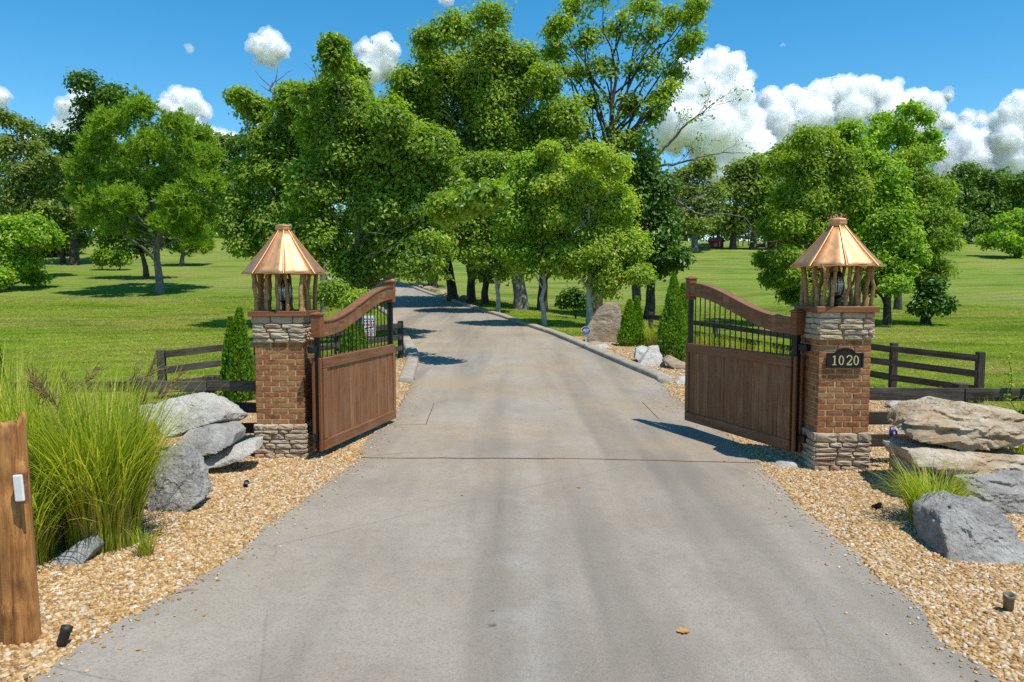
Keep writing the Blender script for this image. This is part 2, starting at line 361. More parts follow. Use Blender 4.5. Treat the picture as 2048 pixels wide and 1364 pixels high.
M = dict(
    asphalt=m_asphalt(), lawn=m_lawn(), bed=m_gravelbed(), pebble=m_pebble(), brick=m_brick(), mortar=m_mortar(), stone=m_stone(), copper=m_copper(),
    gate=m_wood('stained_gate_wood', (.13, .046, .016), (.265, .105, .04), (.40, .185, .082), .6, (.05, .022, .012), (.33, .205, .125), .6),
    gatered=m_wood('red_stained_wood', (.16, .055, .02), (.25, .09, .032), (.33, .135, .055), .5, (.07, .028, .014), (.3, .16, .09), .2),
    fence=m_wood('weathered_fence_wood', (.036, .028, .021), (.078, .062, .047), (.145, .12, .095), .9, (.018, .014, .011), (.19, .165, .135), .5, .1, .008),
    twig=m_wood('peeled_branch_wood', (.24, .11, .035), (.42, .22, .085), (.56, .34, .16), .6, (.09, .04, .018), (.46, .32, .18), .3),
    cedar=m_wood('cedar_log', (.15, .058, .018), (.30, .135, .042), (.42, .22, .08), .55, (.06, .022, .01), (.46, .27, .12), .35, .35, .012),
    black=m_plain('black_metal', (.012, .012, .013), .42, .3, .5, .2), iron=m_plain('cast_iron', (.010, .011, .010), .5, .2, .4, .3),
    gold=m_plain('gold_paint', (.62, .52, .25), .45, .2, .5), white=m_plain('white_plastic', (.74, .74, .71), .5, 0, .4, var=.05), glass=m_glass(),
    bronze=m_plain('bronze_fixture', (.055, .042, .035), .55, .5, .4), blue=m_plain('blue_enamel', (.012, .03, .19), .45), bluehandle=m_plain('blue_paint', (.012, .035, .36), .4),
    galv=m_plain('galvanised_pipe', (.21, .17, .13), .6, .5), concrete=m_concrete(), red=m_plain('red_print', (.55, .05, .07), .6), bulb=m_plain('frosted_bulb', (.75, .72, .64), .35),
    ink=m_plain('black_print', (.02, .02, .03), .6),
    rockgrey=m_rock('grey_limestone', (.19, .18, .165), (.37, .35, .32), (.55, .53, .49), (.27, .22, .155), .3),
    rockpale=m_rock('pale_limestone', (.33, .305, .26), (.54, .51, .455), (.70, .68, .63), (.42, .33, .21), .35),
    rockwarm=m_rock('layered_sandstone', (.27, .19, .11), (.48, .395, .28), (.68, .61, .50), (.36, .20, .065), .6, (1, 1, 3.2), 2.2),
    rocktan=m_rock('tan_standing_stone', (.22, .165, .11), (.37, .285, .195), (.50, .42, .32), (.27, .175, .10), .4, (1, 1, 1.4), 2.4),
    barkdark=m_bark('dark_bark', (.035, .028, .021), (.105, .085, .065), (.21, .20, .18), .35),
    barkgrey=m_bark('grey_bark', (.10, .09, .075), (.25, .23, .20), (.40, .39, .36), .45),
    barkpale=m_bark('pale_bark', (.22, .20, .17), (.43, .41, .37), (.56, .55, .52), .5),
    deadwood=m_bark('dead_wood', (.22, .20, .18), (.40, .37, .34), (.5, .48, .46), .3),
    maple=m_leaf('maple_leaves', [(.045, .095, .008), (.085, .155, .012), (.12, .185, .018), (.18, .225, .03)]),
    yellowgreen=m_leaf('young_maple_leaves', [(.075, .14, .010), (.125, .20, .016), (.17, .235, .026), (.25, .265, .055)]),
    oak=m_leaf('oak_leaves', [(.05, .10, .008), (.092, .158, .012), (.13, .19, .017), (.17, .215, .024)]),
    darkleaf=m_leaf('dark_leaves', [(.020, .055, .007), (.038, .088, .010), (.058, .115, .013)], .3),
    olive=m_leaf('olive_leaves', [(.052, .088, .016), (.085, .125, .022), (.12, .155, .032)], .4),
    bright=m_leaf('bright_leaves', [(.055, .125, .006), (.095, .185, .010), (.135, .215, .016), (.18, .245, .025)]),
    farleaf=m_leaf('far_wood_leaves', [(.030, .068, .010), (.052, .10, .015), (.08, .13, .022)], .35),
    needle=m_leaf('pine_needles', [(.062, .125, .012), (.105, .185, .016), (.155, .23, .026)], .35, gloss=.02),
    thuja=m_leaf('arborvitae_sprays', [(.03, .08, .006), (.06, .135, .008), (.115, .20, .014)], .4),
    blade=m_leaf('reed_grass_blades', [(.075, .12, .010), (.125, .175, .016), (.17, .21, .025), (.25, .245, .06)], .45, gloss=.015),
    straw=m_leaf('dry_grass_blades', [(.13, .105, .06), (.18, .15, .09), (.23, .20, .13)], .3),
    turf=m_turf(),
    barnred=m_plain('red_boards', (.33, .045, .03), .8, bump=.3), roofred=m_plain('red_metal_roof', (.42, .10, .05), .55), trim=m_plain('white_trim', (.75, .74, .72), .6), pane=m_plain('dark_pane', (.02, .025, .03), .12, 0, .6),
    dirt=m_plain('bare_dirt', (.36, .25, .15), .95, 0, .1, .6, 12), slide=m_plain('cream_plastic', (.6, .55, .42), .5), cloud=m_cloud(), cloudhaze=m_vapour(.026),
)

# ------------------------------------------------------------------ the setting: ground, drive, kerbs, gravel
def grid_mesh(name, xs, ys, zf, keep=None):
    X, Y = np.meshgrid(xs, ys); Z = zf(X, Y); V = np.stack([X, Y, Z], -1).reshape(-1, 3)
    nx = len(xs); i = (np.arange(len(ys) - 1)[:, None] * nx + np.arange(nx - 1)[None, :]).ravel()
    F = np.stack([i, i + 1, i + nx + 1, i + nx], -1)
    if keep is not None: F = F[keep(V[F].mean(1))]
    return V, F
def terr(X, Y):
    z = ground(X, Y); inside = (X > dl(Y) + .35) & (X < dr(Y) - .35) & (Y < 64)
    return z - np.where(inside, .07, 0)
xs = np.concatenate([-np.geomspace(2400, 30, 26), np.arange(-28, 28.1, .5), np.geomspace(30, 2400, 26)])
ys = np.concatenate([np.linspace(-400, -40, 8), np.arange(-36, 90, .75), np.geomspace(91, 2600, 40)])
V, F = grid_mesh('lawn', xs, ys, terr)
lawn = tag(link('lawn', npmesh('lawn', V, F, True), M['lawn']), kind='structure')

def strip(name, ys, lo, hi, cols, lift, mat, jit=0., seed=1, smooth=True):
    ys = np.asarray(ys, float); a, b = lo(ys), hi(ys)
    if jit:
        q = np.stack([ys * 3.1, ys * 0, ys * 0], 1); a = a + jit * fbm(q, 4, seed); b = b + jit * fbm(q, 4, seed + 9)
    t = np.linspace(0, 1, cols)[None, :]; X = a[:, None] * (1 - t) + b[:, None] * t; Y = np.repeat(ys[:, None], cols, 1)
    V = np.stack([X, Y, ground(X, Y) + lift], -1).reshape(-1, 3)
    i = (np.arange(len(ys) - 1)[:, None] * cols + np.arange(cols - 1)[None, :]).ravel()
    return V, np.stack([i, i + 1, i + cols + 1, i + cols], -1)
yd = np.concatenate([np.arange(-30, 2, 1.), np.arange(2, 18, .07), np.arange(18, 66, .4)])
V, F = strip('drive', yd, dl, dr, 15, .03, None, .09, 3)
drive = tag(link('driveway', npmesh('driveway', V, F, True), M['asphalt']), kind='structure')

# gravel beds either side of the drive
RF = lambda Y: 9.1 - (Y - 15) * .544               # line of the back fence, camera right
def go_l(Y): return np.interp(Y, [-10, 9.9, 10.4, 13, 14.6, 16, 18.5, 21, 24], [-9, -9, -6.2, -5.6, -4.9, -3.9, -3.1, -2.95, -3.25])
def go_r(Y): return np.interp(Y, [-10, 9.2, 12, 15, 20, 24, 26.5, 27.5], [10.5, 10.5, 9.6, 8.8, 6.0, 3.9, 1.9, 1.45])
def kl(Y): return dl(Y) + np.where(Y < 16.5, .05, -.26)
def kr(Y): return dr(Y) - np.where(Y < 16.5, .05, -.28)

def scatter(name, base, coll, dens_attr, smin, smax, tilt, seed, keep_base, mat=None):
    """geometry-nodes scatter of the objects of coll over the mesh of base"""
    g = bpy.data.node_groups.new(name + '_scatter', 'GeometryNodeTree')
    g.interface.new_socket('Geometry', in_out='INPUT', socket_type='NodeSocketGeometry'); g.interface.new_socket('Geometry', in_out='OUTPUT', socket_type='NodeSocketGeometry')
    n = g.nodes; gi, go = n.new('NodeGroupInput'), n.new('NodeGroupOutput')
    ds = n.new('GeometryNodeDistributePointsOnFaces'); ds.distribute_method = 'RANDOM'; ds.inputs['Seed'].default_value = seed
    na = n.new('GeometryNodeInputNamedAttribute'); na.data_type = 'FLOAT'; na.inputs['Name'].default_value = dens_attr
    ci = n.new('GeometryNodeCollectionInfo'); ci.inputs['Collection'].default_value = coll; ci.inputs['Separate Children'].default_value = True; ci.inputs['Reset Children'].default_value = True
    ip = n.new('GeometryNodeInstanceOnPoints'); ip.inputs['Pick Instance'].default_value = True
    rr = n.new('FunctionNodeRandomValue'); rr.data_type = 'FLOAT_VECTOR'; rr.inputs[0].default_value = (-tilt, -tilt, 0); rr.inputs[1].default_value = (tilt, tilt, 6.283)
    rs = n.new('FunctionNodeRandomValue'); rs.data_type = 'FLOAT'; rs.inputs[2].default_value = smin; rs.inputs[3].default_value = smax
    ns = n.new('GeometryNodeInputNamedAttribute'); ns.data_type = 'FLOAT'; ns.inputs['Name'].default_value = 'size'
    mu = n.new('ShaderNodeMath'); mu.operation = 'MULTIPLY'
    L = g.links.new
    L(gi.outputs[0], ds.inputs['Mesh']); L(na.outputs[0], ds.inputs['Density']); L(ds.outputs['Points'], ip.inputs['Points']); L(ci.outputs[0], ip.inputs['Instance'])
    L(rr.outputs[0], ip.inputs['Rotation']); L(rs.outputs[1], mu.inputs[0]); L(ns.outputs[0], mu.inputs[1]); L(mu.outputs[0], ip.inputs['Scale'])
    if keep_base:
        j = n.new('GeometryNodeJoinGeometry'); L(gi.outputs[0], j.inputs[0]); L(ip.outputs[0], j.inputs[0]); L(j.outputs[0], go.inputs[0])
    else: L(ip.outputs[0], go.inputs[0])
    md = base.modifiers.new('scatter', 'NODES'); md.node_group = g
def vattr(me, name, vals):
    a = me.attributes.new(name, 'FLOAT', 'POINT'); a.data.foreach_set('value', np.asarray(vals, np.float32))

pebbles = bpy.data.collections.new('pebble_shapes')
rg = np.random.default_rng(5)
for k in range(9):
    bm = bmesh.new(); bmesh.ops.create_icosphere(bm, subdivisions=1 if k > 5 else 2, radius=1); me = bmesh_to('pebble', bm, True)
    co = np.array([v.co for v in me.vertices]); co = co * (1 + .30 * fbm(co * 1.1 + k * 9, 2, k)[:, None]) * np.array([1.15, rg.uniform(.7, .95), rg.uniform(.45, .68)])
    me.vertices.foreach_set('co', co.astype(np.float32).ravel()); me.materials.append(M['pebble'])
    pebbles.objects.link(bpy.data.objects.new('pebble', me))
def gravel(side):
    if side < 0: V, F = strip('g', np.arange(-3, 24, .25), go_l, kl, 22, .012, None)
    else: V, F = strip('g', np.arange(-3, 27.4, .25), kr, go_r, 26, .012, None)
    me = npmesh('gravel', V, F, True); X, Y = V[:, 0], V[:, 1]
    vis = (np.abs(X) < .66 * Y + 2.4) & (Y > 2.6)
    den = np.interp(Y, [2.6, 6, 8, 10, 13, 17, 27], [2300, 2300, 1900, 1500, 900, 420, 220]); siz = np.interp(Y, [4, 8, 13, 20, 27], [1, 1.0, 1.12, 1.4, 1.7])
    far = (Y > 9.5) & (np.abs(X) > 5.2); den = np.where(far, den * .55, den)
    vattr(me, 'dens', np.where(vis, den, 60)); vattr(me, 'size', siz)
    o = link('gravel', me, M['bed']); scatter('gravel', o, pebbles, 'dens', .0075, .0225, .6, 3 + side, True)
    return o
tag(gravel(-1), 'tan pea gravel bed on the side of the tall reed grass', 'gravel', kind='stuff')
tag(gravel(1), 'tan pea gravel bed on the side of the numbered pillar', 'gravel', kind='stuff')

def stray(side):
    f = (lambda Y: dl(Y) - .02, lambda Y: dl(Y) + .5) if side < 0 else (lambda Y: dr(Y) - .5, lambda Y: dr(Y) + .02)
    V, F = strip('s', np.arange(3., 16.4, .2), f[0], f[1], 9, .034, None); me = npmesh('loose_gravel', V, F); t = np.tile(np.linspace(0, 1, 9), len(V) // 9); t = t if side < 0 else 1 - t
    vattr(me, 'dens', np.interp(t, [0, .15, .35, 1], [700, 260, 40, 5])); vattr(me, 'size', np.full(len(V), .85)); o = link('loose_gravel', me, M['bed']); scatter('loose_gravel', o, pebbles, 'dens', .005, .017, .5, 21 + side, False); return o
tag(stray(-1), 'loose pebbles spilled onto the drive edge below the reed grass', 'gravel', kind='stuff'); tag(stray(1), 'loose pebbles spilled onto the drive edge below the numbered pillar', 'gravel', kind='stuff')

# kerbs: rounded concrete sections butted along the drive
def kerb(side):
    ys = np.concatenate([np.array([16.55, 16.62, 16.8, 17.2]), np.arange(17.6, 64, .6)])
    ed = (dl if side < 0 else dr)(ys); tg = unit(np.stack([np.gradient(ed, ys), np.ones_like(ys)], 1)); nr = np.stack([tg[:, 1], -tg[:, 0]], 1) * side
    prof = np.array([(-.02, -.06), (-.005, .085), (.012, .112), (.05, .125), (.24, .128), (.285, .112), (.31, .06), (.32, -.06)])
    V = []
    for k, y in enumerate(ys):
        s = [.55, .8, .93, 1][k] if k < 4 else 1
        for (o, h) in prof:
            x, yy = ed[k] + nr[k, 0] * o, y + nr[k, 1] * o
            V.append((x, yy, gz(ed[k], y) + (h * s if h > 0 else h) + .02))
    V = np.array(V); V += .008 * fbm(V * 3.3, 3, 4)[:, None]; m = len(prof)
    Fq = [(a * m + b, a * m + b + 1, (a + 1) * m + b + 1, (a + 1) * m + b) for a in range(len(ys) - 1) for b in range(m - 1)] + [tuple(range(m))]
    bm = bmesh.new(); vs_ = [bm.verts.new(v) for v in V]
    for f in Fq: bm.faces.new([vs_[i] for i in f])
    me = bmesh_to('kerb', bm, True); return tag(link('kerb', me, M['concrete']), kind='structure')
kerb(-1); kerb(1)

# joints cut across the drive
def ribbon(name, pts, w, lift, mat, jit=.01, seed=0):
    pts = [np.array(p, float) for p in pts]; P2 = []
    for a, b in zip(pts[:-1], pts[1:]):
        n = max(2, int(np.linalg.norm(b - a) / .12)); P2 += [a + (b - a) * t for t in np.linspace(0, 1, n, endpoint=False)]
    P2.append(pts[-1]); P2 = np.array(P2); tg = unit(np.gradient(P2, axis=0)); nr = np.stack([-tg[:, 1], tg[:, 0]], 1)
    P2[:, :2] += nr * (jit * fbm(np.stack([np.arange(len(P2)) * .23 + seed] * 3, 1), 3, seed))[:, None]
    ww = w * (1 + .5 * fbm(np.stack([np.arange(len(P2)) * .6 + seed] * 3, 1), 2, seed + 3))[:, None]
    A, B = P2[:, :2] - nr * ww / 2, P2[:, :2] + nr * ww / 2; Q = np.stack([A, B], 1).reshape(-1, 2)
    V = np.concatenate([Q, (ground(Q[:, 0], Q[:, 1]) + .03 + lift)[:, None]], 1); i = np.arange(len(P2) - 1) * 2
    return tag(link(name, npmesh(name, V, np.stack([i, i + 1, i + 3, i + 2], -1)), mat, drive), None)
mj = m_plain('joint_filler', (.10, .062, .042), .9, 0, .1, .3, 40, .3); mred = m_plain('red_joint_filler', (.27, .10, .065), .9, 0, .1, .3, 40, .25)
ribbon('drive_joint', [G(722, 921), G(900, 922), G(1110, 922)], .024, .004, mj, .03, 2)
ribbon('drive_joint', [G(1110, 922), G(1300, 926), G(1520, 932)], .026, .004, mred, .03, 5)
for q in ([(770, 855), (852, 853)], [(852, 853), (868, 810)], [(1285, 808), (1318, 842)]):
    ribbon('saw_cut', [G(*a) for a in q], .010, .004, mj, .004, 7)

# turf: mown grass tufts over the nearer lawn
tufts = bpy.data.collections.new('turf_shapes')
for k in range(5):
    r = np.random.default_rng(40 + k); n = 60; b = np.stack([r.uniform(-.17, .17, n), r.uniform(-.17, .17, n), np.full(n, -.01)], 1)
    a = r.uniform(0, 6.28, n); h = r.uniform(.012, .045, n); w = r.uniform(.007, .012, n); ln = r.uniform(.03, .10, n); la = r.uniform(0, 6.28, n)
    s = np.stack([np.cos(a) * w, np.sin(a) * w, 0 * a], 1); tip = b + np.stack([np.cos(la) * ln, np.sin(la) * ln, h], 1)
    me = npmesh('turf', np.stack([b - s, b + s, tip], 1).reshape(-1, 3), np.arange(n * 3).reshape(-1, 3)); me.materials.append(M['turf'])
    tufts.objects.link(bpy.data.objects.new('turf', me))
def turf_keep(c):
    X, Y = c[:, 0], c[:, 1]; ok = (np.abs(X) < .67 * Y + 2) & ((X < np.where(Y < 24, go_l(Y), dl(Y) - .35)) | (X > np.where(Y < 27.3, go_r(Y), dr(Y) + .35)))
    return ok & (Y > 10.2)
V, F = grid_mesh('t', np.arange(-36, 36.1, .5), np.arange(9.5, 50, .5), lambda X, Y: ground(X, Y) + .004, turf_keep)
u, inv = np.unique(F, return_inverse=True); V = V[u]; F = inv.reshape(F.shape)
me = npmesh('grass', V, F); vattr(me, 'dens', np.interp(V[:, 1], [10, 18, 28, 40, 50], [60, 50, 36, 20, 6])); vattr(me, 'size', np.interp(V[:, 1], [10, 25, 50], [.85, 1.1, 1.5]))
grass = tag(link('grass', me, M['lawn']), 'mown green grass covering both sides of the drive', 'grass', kind='stuff')
scatter('grass', grass, tufts, 'dens', .8, 1.3, .12, 8, False)

# ------------------------------------------------------------------ gate pillars
def stone_shapes():
    out = []
    for k in range(8):
        bm = bmesh.new(); bmesh.ops.create_cube(bm, size=1); bmesh.ops.subdivide_edges(bm, edges=bm.edges[:], cuts=3, use_grid_fill=True)
        me = bmesh_to('stone', bm); co = np.array([v.co for v in me.vertices]); r = np.linalg.norm(co, axis=1, keepdims=True)
        q = np.abs(co); sup = (np.sum(q ** 7, 1) ** (1 / 7.))[:, None]; co = co * (.5 / sup) * np.where(sup > .01, 1, 1)
        co = co * (1 + .10 * fbm(co * 2.4 + k * 7, 3, k)[:, None]); co[:, 1] += .10 * fbm(co * np.array([3, .1, 3]) + k * 3.3, 2, k + 5)
        co[:, 2] += .07 * fbm(np.stack([co[:, 0] * 2.2, co[:, 0] * 0, co[:, 0] * 0 + k], 1), 2, k + 2)
        me.vertices.foreach_set('co', co.astype(np.float32).ravel()); me.materials.append(M['stone']); me.update(); out.append(me)
    return out
STONES = stone_shapes()
brick_full = []
for L in (.188, .088, .142):
    bm = bmesh.new(); bmesh.ops.create_cube(bm, size=1)
    for v in bm.verts: v.co = Vector((v.co.x * L, v.co.y * .09, v.co.z * .0565))
    bmesh.ops.bevel(bm, geom=bm.edges[:], offset=.004, segments=1, affect='EDGES'); me = bmesh_to('brick', bm); me.materials.append(M['brick']); brick_full.append((L, me))
def stone_band(root, z0, z1, half, proj, hmin, hmax, r, lmin=.10, lmax=.27):
    """courses of ledge stone round a square pier; half = half width of the core"""
    z = z0
    while z < z1 - .015:
        h = min(r.uniform(hmin, hmax), z1 - z)
        if z1 - z - h < .03: h = z1 - z
        for side in range(4):
            x = -half - proj; end = half + proj
            while x < end - .01:
                L = r.uniform(lmin, lmax)
                if end - x - L < .07: L = end - x
                d = proj + r.uniform(.0, .022); dep = .10 + d
                hh = h - r.uniform(.003, .009)
                o = link('stone', STONES[r.integers(8)], None, root)
                loc = Vector((x + L / 2, -(half + d - dep / 2), z + h / 2)); o.location = Matrix.Rotation(side * math.pi / 2, 3, 'Z') @ loc
                o.rotation_euler = (r.uniform(-.02, .02), r.uniform(-.035, .035), side * math.pi / 2 + r.uniform(-.03, .03)); o.scale = (L - r.uniform(.002, .010), dep, hh * 1.03)
                x += L
        z += h
def pillar(X, Y, zb, zc, zbrick, zcap, ncourse, label, seed):
    """zb base stone foot, zc brick start, zcap brick end / cap start, cap end"""
    r = np.random.default_rng(seed); root = tag(empty('brick_pillar', (X, Y, zb)), label, 'pillar', 'brick and stone gate pillars'); h = .30
    zc -= zb; zbrick -= zb; zcap -= zb
    box('mortar_core', root, (.588, .588, zcap - .02), (0, 0, zcap / 2), M['mortar'], bev=0)
    stone_band(root, -.04, zc, h - .01, .035, .038, .082, r)
    ch = (zbrick - zc) / ncourse
    for k in range(ncourse):
        z = zc + ch * (k + .5)
        for side in range(4):
            # running bond: the corner brick alternates between the two faces
            x = -h; row = (k + side) % 2; widths = [.2, .2, .2] if row == 0 else [.1, .2, .2, .1]
            if row == 0: seq = [(.188, .2)] * 3
            else: seq = [(.088, .1), (.188, .2), (.188, .2), (.088, .1)]
            for n, (L, step) in enumerate(seq):
                me = brick_full[0][1] if L > .15 else brick_full[1][1]
                loc = Vector((x + step / 2 + r.uniform(-.002, .002), -(h - .045 - .001 * (side % 2)) + r.uniform(-.003, .002), z + r.uniform(-.0015, .0015)))
                if n == 0: loc.x -= .0065
                if n == len(seq) - 1: loc.x += .0065
                # corner bricks of the two side faces are shortened behind the front ones
                if side % 2 == 1 and n in (0, len(seq) - 1):
                    if L < .15: x += step; continue
                    me = brick_full[1][1]; loc.x = x + (.15 if n == 0 else .05)
                o = link('brick', me, None, root); o.location = Matrix.Rotation(side * math.pi / 2, 3, 'Z') @ loc
                o.rotation_euler = (0, r.uniform(-.006, .006), side * math.pi / 2); x += step
    stone_band(root, zbrick, zcap, h - .01, .035, .055, .07, r, .14, .30)
    return root
PL_ = dict(X=-2.905, Y=9.63 + .3); PR_ = dict(X=3.86, Y=8.95 + .3)
pillar(PL_['X'], PL_['Y'], 0.0, .44, 1.465, 1.795, 15, 'brick gate pillar with stone base and cap but no number plaque', 11)
pillar(PR_['X'], PR_['Y'], -.03, .458, 1.545, 1.868, 16, 'brick gate pillar with stone base and cap carrying the number plaque', 23)

# ------------------------------------------------------------------ copper-roofed lantern houses on the pillars
def crooked(p0, p1, r0, r1, rng, wob=.03, n=7, sides=8):
    t = np.linspace(0, 1, n)[:, None]; p = np.array(p0) * (1 - t) + np.array(p1) * t
    off = np.cumsum(rng.normal(0, wob / 2.2, (n, 3)), 0); off -= off[0] * (1 - t) + off[-1] * t; off[:, 2] *= .2
    rad = np.linspace(r0, r1, n) * (1 + rng.normal(0, .07, n)); return tube(p + off, rad, sides)
def lantern(X, Y, z0, ze, zt, ztop, rot0, label, seed):
    r = np.random.default_rng(seed); root = tag(empty('lantern_house', (X, Y, z0)), label, 'lantern', 'copper roofed lantern houses on the pillars')
    ze -= z0; zt -= z0; ztop -= z0; H = ze
    ledge = box('ledge', root, (.70, .70, .035), (0, 0, .02), M['gatered'], bev=.006)
    for s in range(4):
        a = s * math.pi / 2; d = Vector((math.sin(a), -math.cos(a), 0)); t = Vector((math.cos(a), math.sin(a), 0)); L = .362 if s % 2 == 0 else .338
        board('ledge_trim', root, d * .350 - t * L + Vector((0, 0, .030)), d * .350 + t * L + Vector((0, 0, .030)), .070, .024, M['gatered'])
    # crooked branch posts round the rim, some forked
    rim = .285; spots = []
    for s in range(4):
        a = s * math.pi / 2
        for q in (-1., -.55, -.05, .42):
            q += r.uniform(-.09, .09); loc = np.array([q * rim, -rim, 0]); c, sn = math.cos(a), math.sin(a); spots.append(np.array([loc[0] * c - loc[1] * sn, loc[0] * sn + loc[1] * c, .04]))
    for p in spots:
        rad = r.uniform(.019, .029); top = p * np.array([.99, .99, 0]) + np.array([r.normal(0, .035), r.normal(0, .035), H + .035])
        parts = [crooked(p, top, rad * 1.15, rad * .9, r, .017)]
        if r.random() < .45:
            m_ = p * .5 + top * .5; e = m_ + np.array([r.normal(0, .08), r.normal(0, .08), H * .45]); e[2] = H + .03; parts.append(crooked(m_, e, rad * .7, rad * .55, r, .02, 5))
        Vv, Ff = merge(parts); link('branch_post', npmesh('branch_post', Vv, Ff, True), M['twig'], root)
    # octagonal copper roof
    R0, R1, n = .522, .082, 8; roof = empty('roof', (0, 0, 0)); roof.parent = root
    V, F = lathe([(R0 * .93, ze + .025), (R0 * .86, ze + .03), (.0, ze + .03)], 24); link('soffit', npmesh('soffit', V, F), M['gate'], roof)
    ang = [rot0 + k * math.pi / 4 for k in range(n)]
    for k in range(n):
        a0, a1 = ang[k], ang[(k + 1) % n] if k < n - 1 else ang[0] + 2 * math.pi
        A0, A1 = np.array([math.cos(a0), math.sin(a0), 0]), np.array([math.cos(a1), math.sin(a1), 0]); rows, cols = 9, 7; Vv = []
        for i in range(rows):
            t = i / (rows - 1); rr = R0 + (R1 - R0) * t; z = ze + (zt - ze) * t - .012 * math.sin(math.pi * t)
            for j in range(cols):
                s = j / (cols - 1); q = A0 * (1 - s) + A1 * s; q = q * rr; puff = .012 * math.sin(2 * math.pi * s) ** 2 * (1 - t)
                q = q + unit(A0 + A1) * puff * .6; Vv.append((q[0], q[1], z + puff * .8 + r.normal(0, .0006)))
        Fq = [(i * cols + j, i * cols + j + 1, (i + 1) * cols + j + 1, (i + 1) * cols + j) for i in range(rows - 1) for j in range(cols - 1)]
        bm = bmesh.new(); bv = [bm.verts.new(v) for v in Vv]
        for f in Fq: bm.faces.new([bv[i] for i in f])
        bmesh.ops.recalc_face_normals(bm, faces=bm.faces); bmesh.ops.solidify(bm, geom=bm.faces[:], thickness=.005)
        link('roof_panel', bmesh_to('roof_panel', bm, True), M['copper'], roof)
        e0, e1 = A0 * R0 * 1.004, A0 * R1 * 1.02; t = np.linspace(0, 1, 6)[:, None]; pts = e0 * (1 - t) + e1 * t; pts[:, 2] = ze + (zt - ze) * t[:, 0] - .012 * np.sin(math.pi * t[:, 0]) + .006
        Vv, Ff = tube(pts, .008, 6); link('roof_seam', npmesh('roof_seam', Vv, Ff, True), M['copper'], roof)
    h = ztop - zt
    V, F = lathe([(.078, zt - .05), (.085, zt), (.084, zt + .18 * h), (.10, zt + .2 * h), (.10, zt + .62 * h), (.108, zt + .65 * h), (.095, zt + .75 * h), (.0, zt + h)], 8)
    c_, s_ = math.cos(rot0), math.sin(rot0); V = np.stack([V[:, 0] * c_ - V[:, 1] * s_, V[:, 0] * s_ + V[:, 1] * c_, V[:, 2]], 1)
    link('roof_cap', npmesh('roof_cap', V, F), M['copper'], roof)
    # carriage lamp inside
    lamp = empty('carriage_lamp', (0, 0, 0)); lamp.parent = root
    V, F = lathe([(.0, .04), (.06, .04), (.055, .055), (.03, .075), (.022, .10), (.034, .115), (.02, .13), (.022, .15), (.045, .165), (.062, .175), (.066, .19), (.0, .19)], 20); link('lamp_base', npmesh('lamp_base', V, F, True), M['iron'], lamp)
    V, F = lathe([(.060, .19), (.082, .25), (.088, .33), (.075, .40), (.058, .42)], 20); link('lamp_globe', npmesh('lamp_globe', V, F, True), M['glass'], lamp)
    V, F = lathe([(.0, .20), (.016, .20), (.018, .24), (.027, .28), (.022, .32), (.0, .335)], 14); link('bulb', npmesh('bulb', V, F, True), M['bulb'], lamp)
    V, F = lathe([(.066, .415), (.085, .425), (.06, .455), (.03, .475), (.0, .48)], 20); link('lamp_hood', npmesh('lamp_hood', V, F, True), M['iron'], lamp)
    for k in range(6):
        a = k * math.pi / 3 + .3; pr = [(.064, .19), (.086, .25), (.092, .33), (.079, .40), (.066, .42)]
        V, F = tube([(p * math.cos(a), p * math.sin(a), z) for p, z in pr], .005, 5); link('lamp_cage_bar', npmesh('lamp_cage_bar', V, F, True), M['iron'], lamp)
    return root
lantern(PL_['X'], PL_['Y'], 1.795, 2.316, 2.87, 2.96, math.radians(-75 + 0), 'copper roofed branch-post lantern house atop the pillar without a plaque', 5)
lantern(PR_['X'], PR_['Y'], 1.868, 2.39, 2.878, 2.985, math.radians(-101), 'copper roofed branch-post lantern house atop the pillar with number plaque', 9)

# ------------------------------------------------------------------ number plaque 1020
def extrude_poly(name, pts, depth, mat, parent, loc=(0, 0, 0), hole=None):
    """flat outline in x,z extruded along -y by depth; hole with the same point count makes a ring"""
    n = len(pts); bm = bmesh.new()
    if hole is None:
        f = [bm.verts.new((x, 0, z)) for x, z in pts]; b = [bm.verts.new((x, -depth, z)) for x, z in pts]
        bm.faces.new(f); bm.faces.new(b[::-1])
        for i in range(n): bm.faces.new((f[i], f[(i + 1) % n], b[(i + 1) % n], b[i]))
    else:
        R = [[bm.verts.new((x, y, z)) for x, z in q] for q, y in ((pts, 0), (pts, -depth), (hole, -depth), (hole, 0))]
        for k in range(4):
            a, b = R[k], R[(k + 1) % 4]
            for i in range(n): bm.faces.new((a[i], a[(i + 1) % n], b[(i + 1) % n], b[i]))
    return link(name, bmesh_to(name, bm), mat, parent, loc)
def stroke(pts, ws):
    """outline of a brush stroke in x,z"""
    p = np.array(pts, float); t = unit(np.gradient(p, axis=0)); nr = np.stack([-t[:, 1], t[:, 0]], 1); w = np.broadcast_to(np.asarray(ws, float), (len(p),))[:, None] / 2
    return [tuple(q) for q in np.concatenate([p + nr * w, (p - nr * w)[::-1]])]
def ell(cx, cz, a, b, n=28): return [(cx + a * math.cos(2 * math.pi * k / n), cz + b * math.sin(2 * math.pi * k / n)) for k in range(n)]
pq = P(1688, 716, 8.94); plaque = tag(empty('number_plaque', (pq[0] + .004, 8.936, pq[2] - .003)), 'black arched plaque with gold house number 1020 on the brick pillar', 'plaque')
def plaque_outline(s, w=.212, h0=-.108, h1=.062, top=.118):
    a = [(-w, h0), (w, h0), (w, h1), (.55 * w + .02, h1)]; arc = [(.50 * w * math.cos(t) * 1.05, h1 + .004 + (top - h1) * math.sin(t)) for t in np.linspace(.12, math.pi - .12, 13)]
    b = [(-.55 * w - .02, h1), (-w, h1)]; return [(x * s, z * s if z > 0 else z * s) for x, z in a + arc + b]
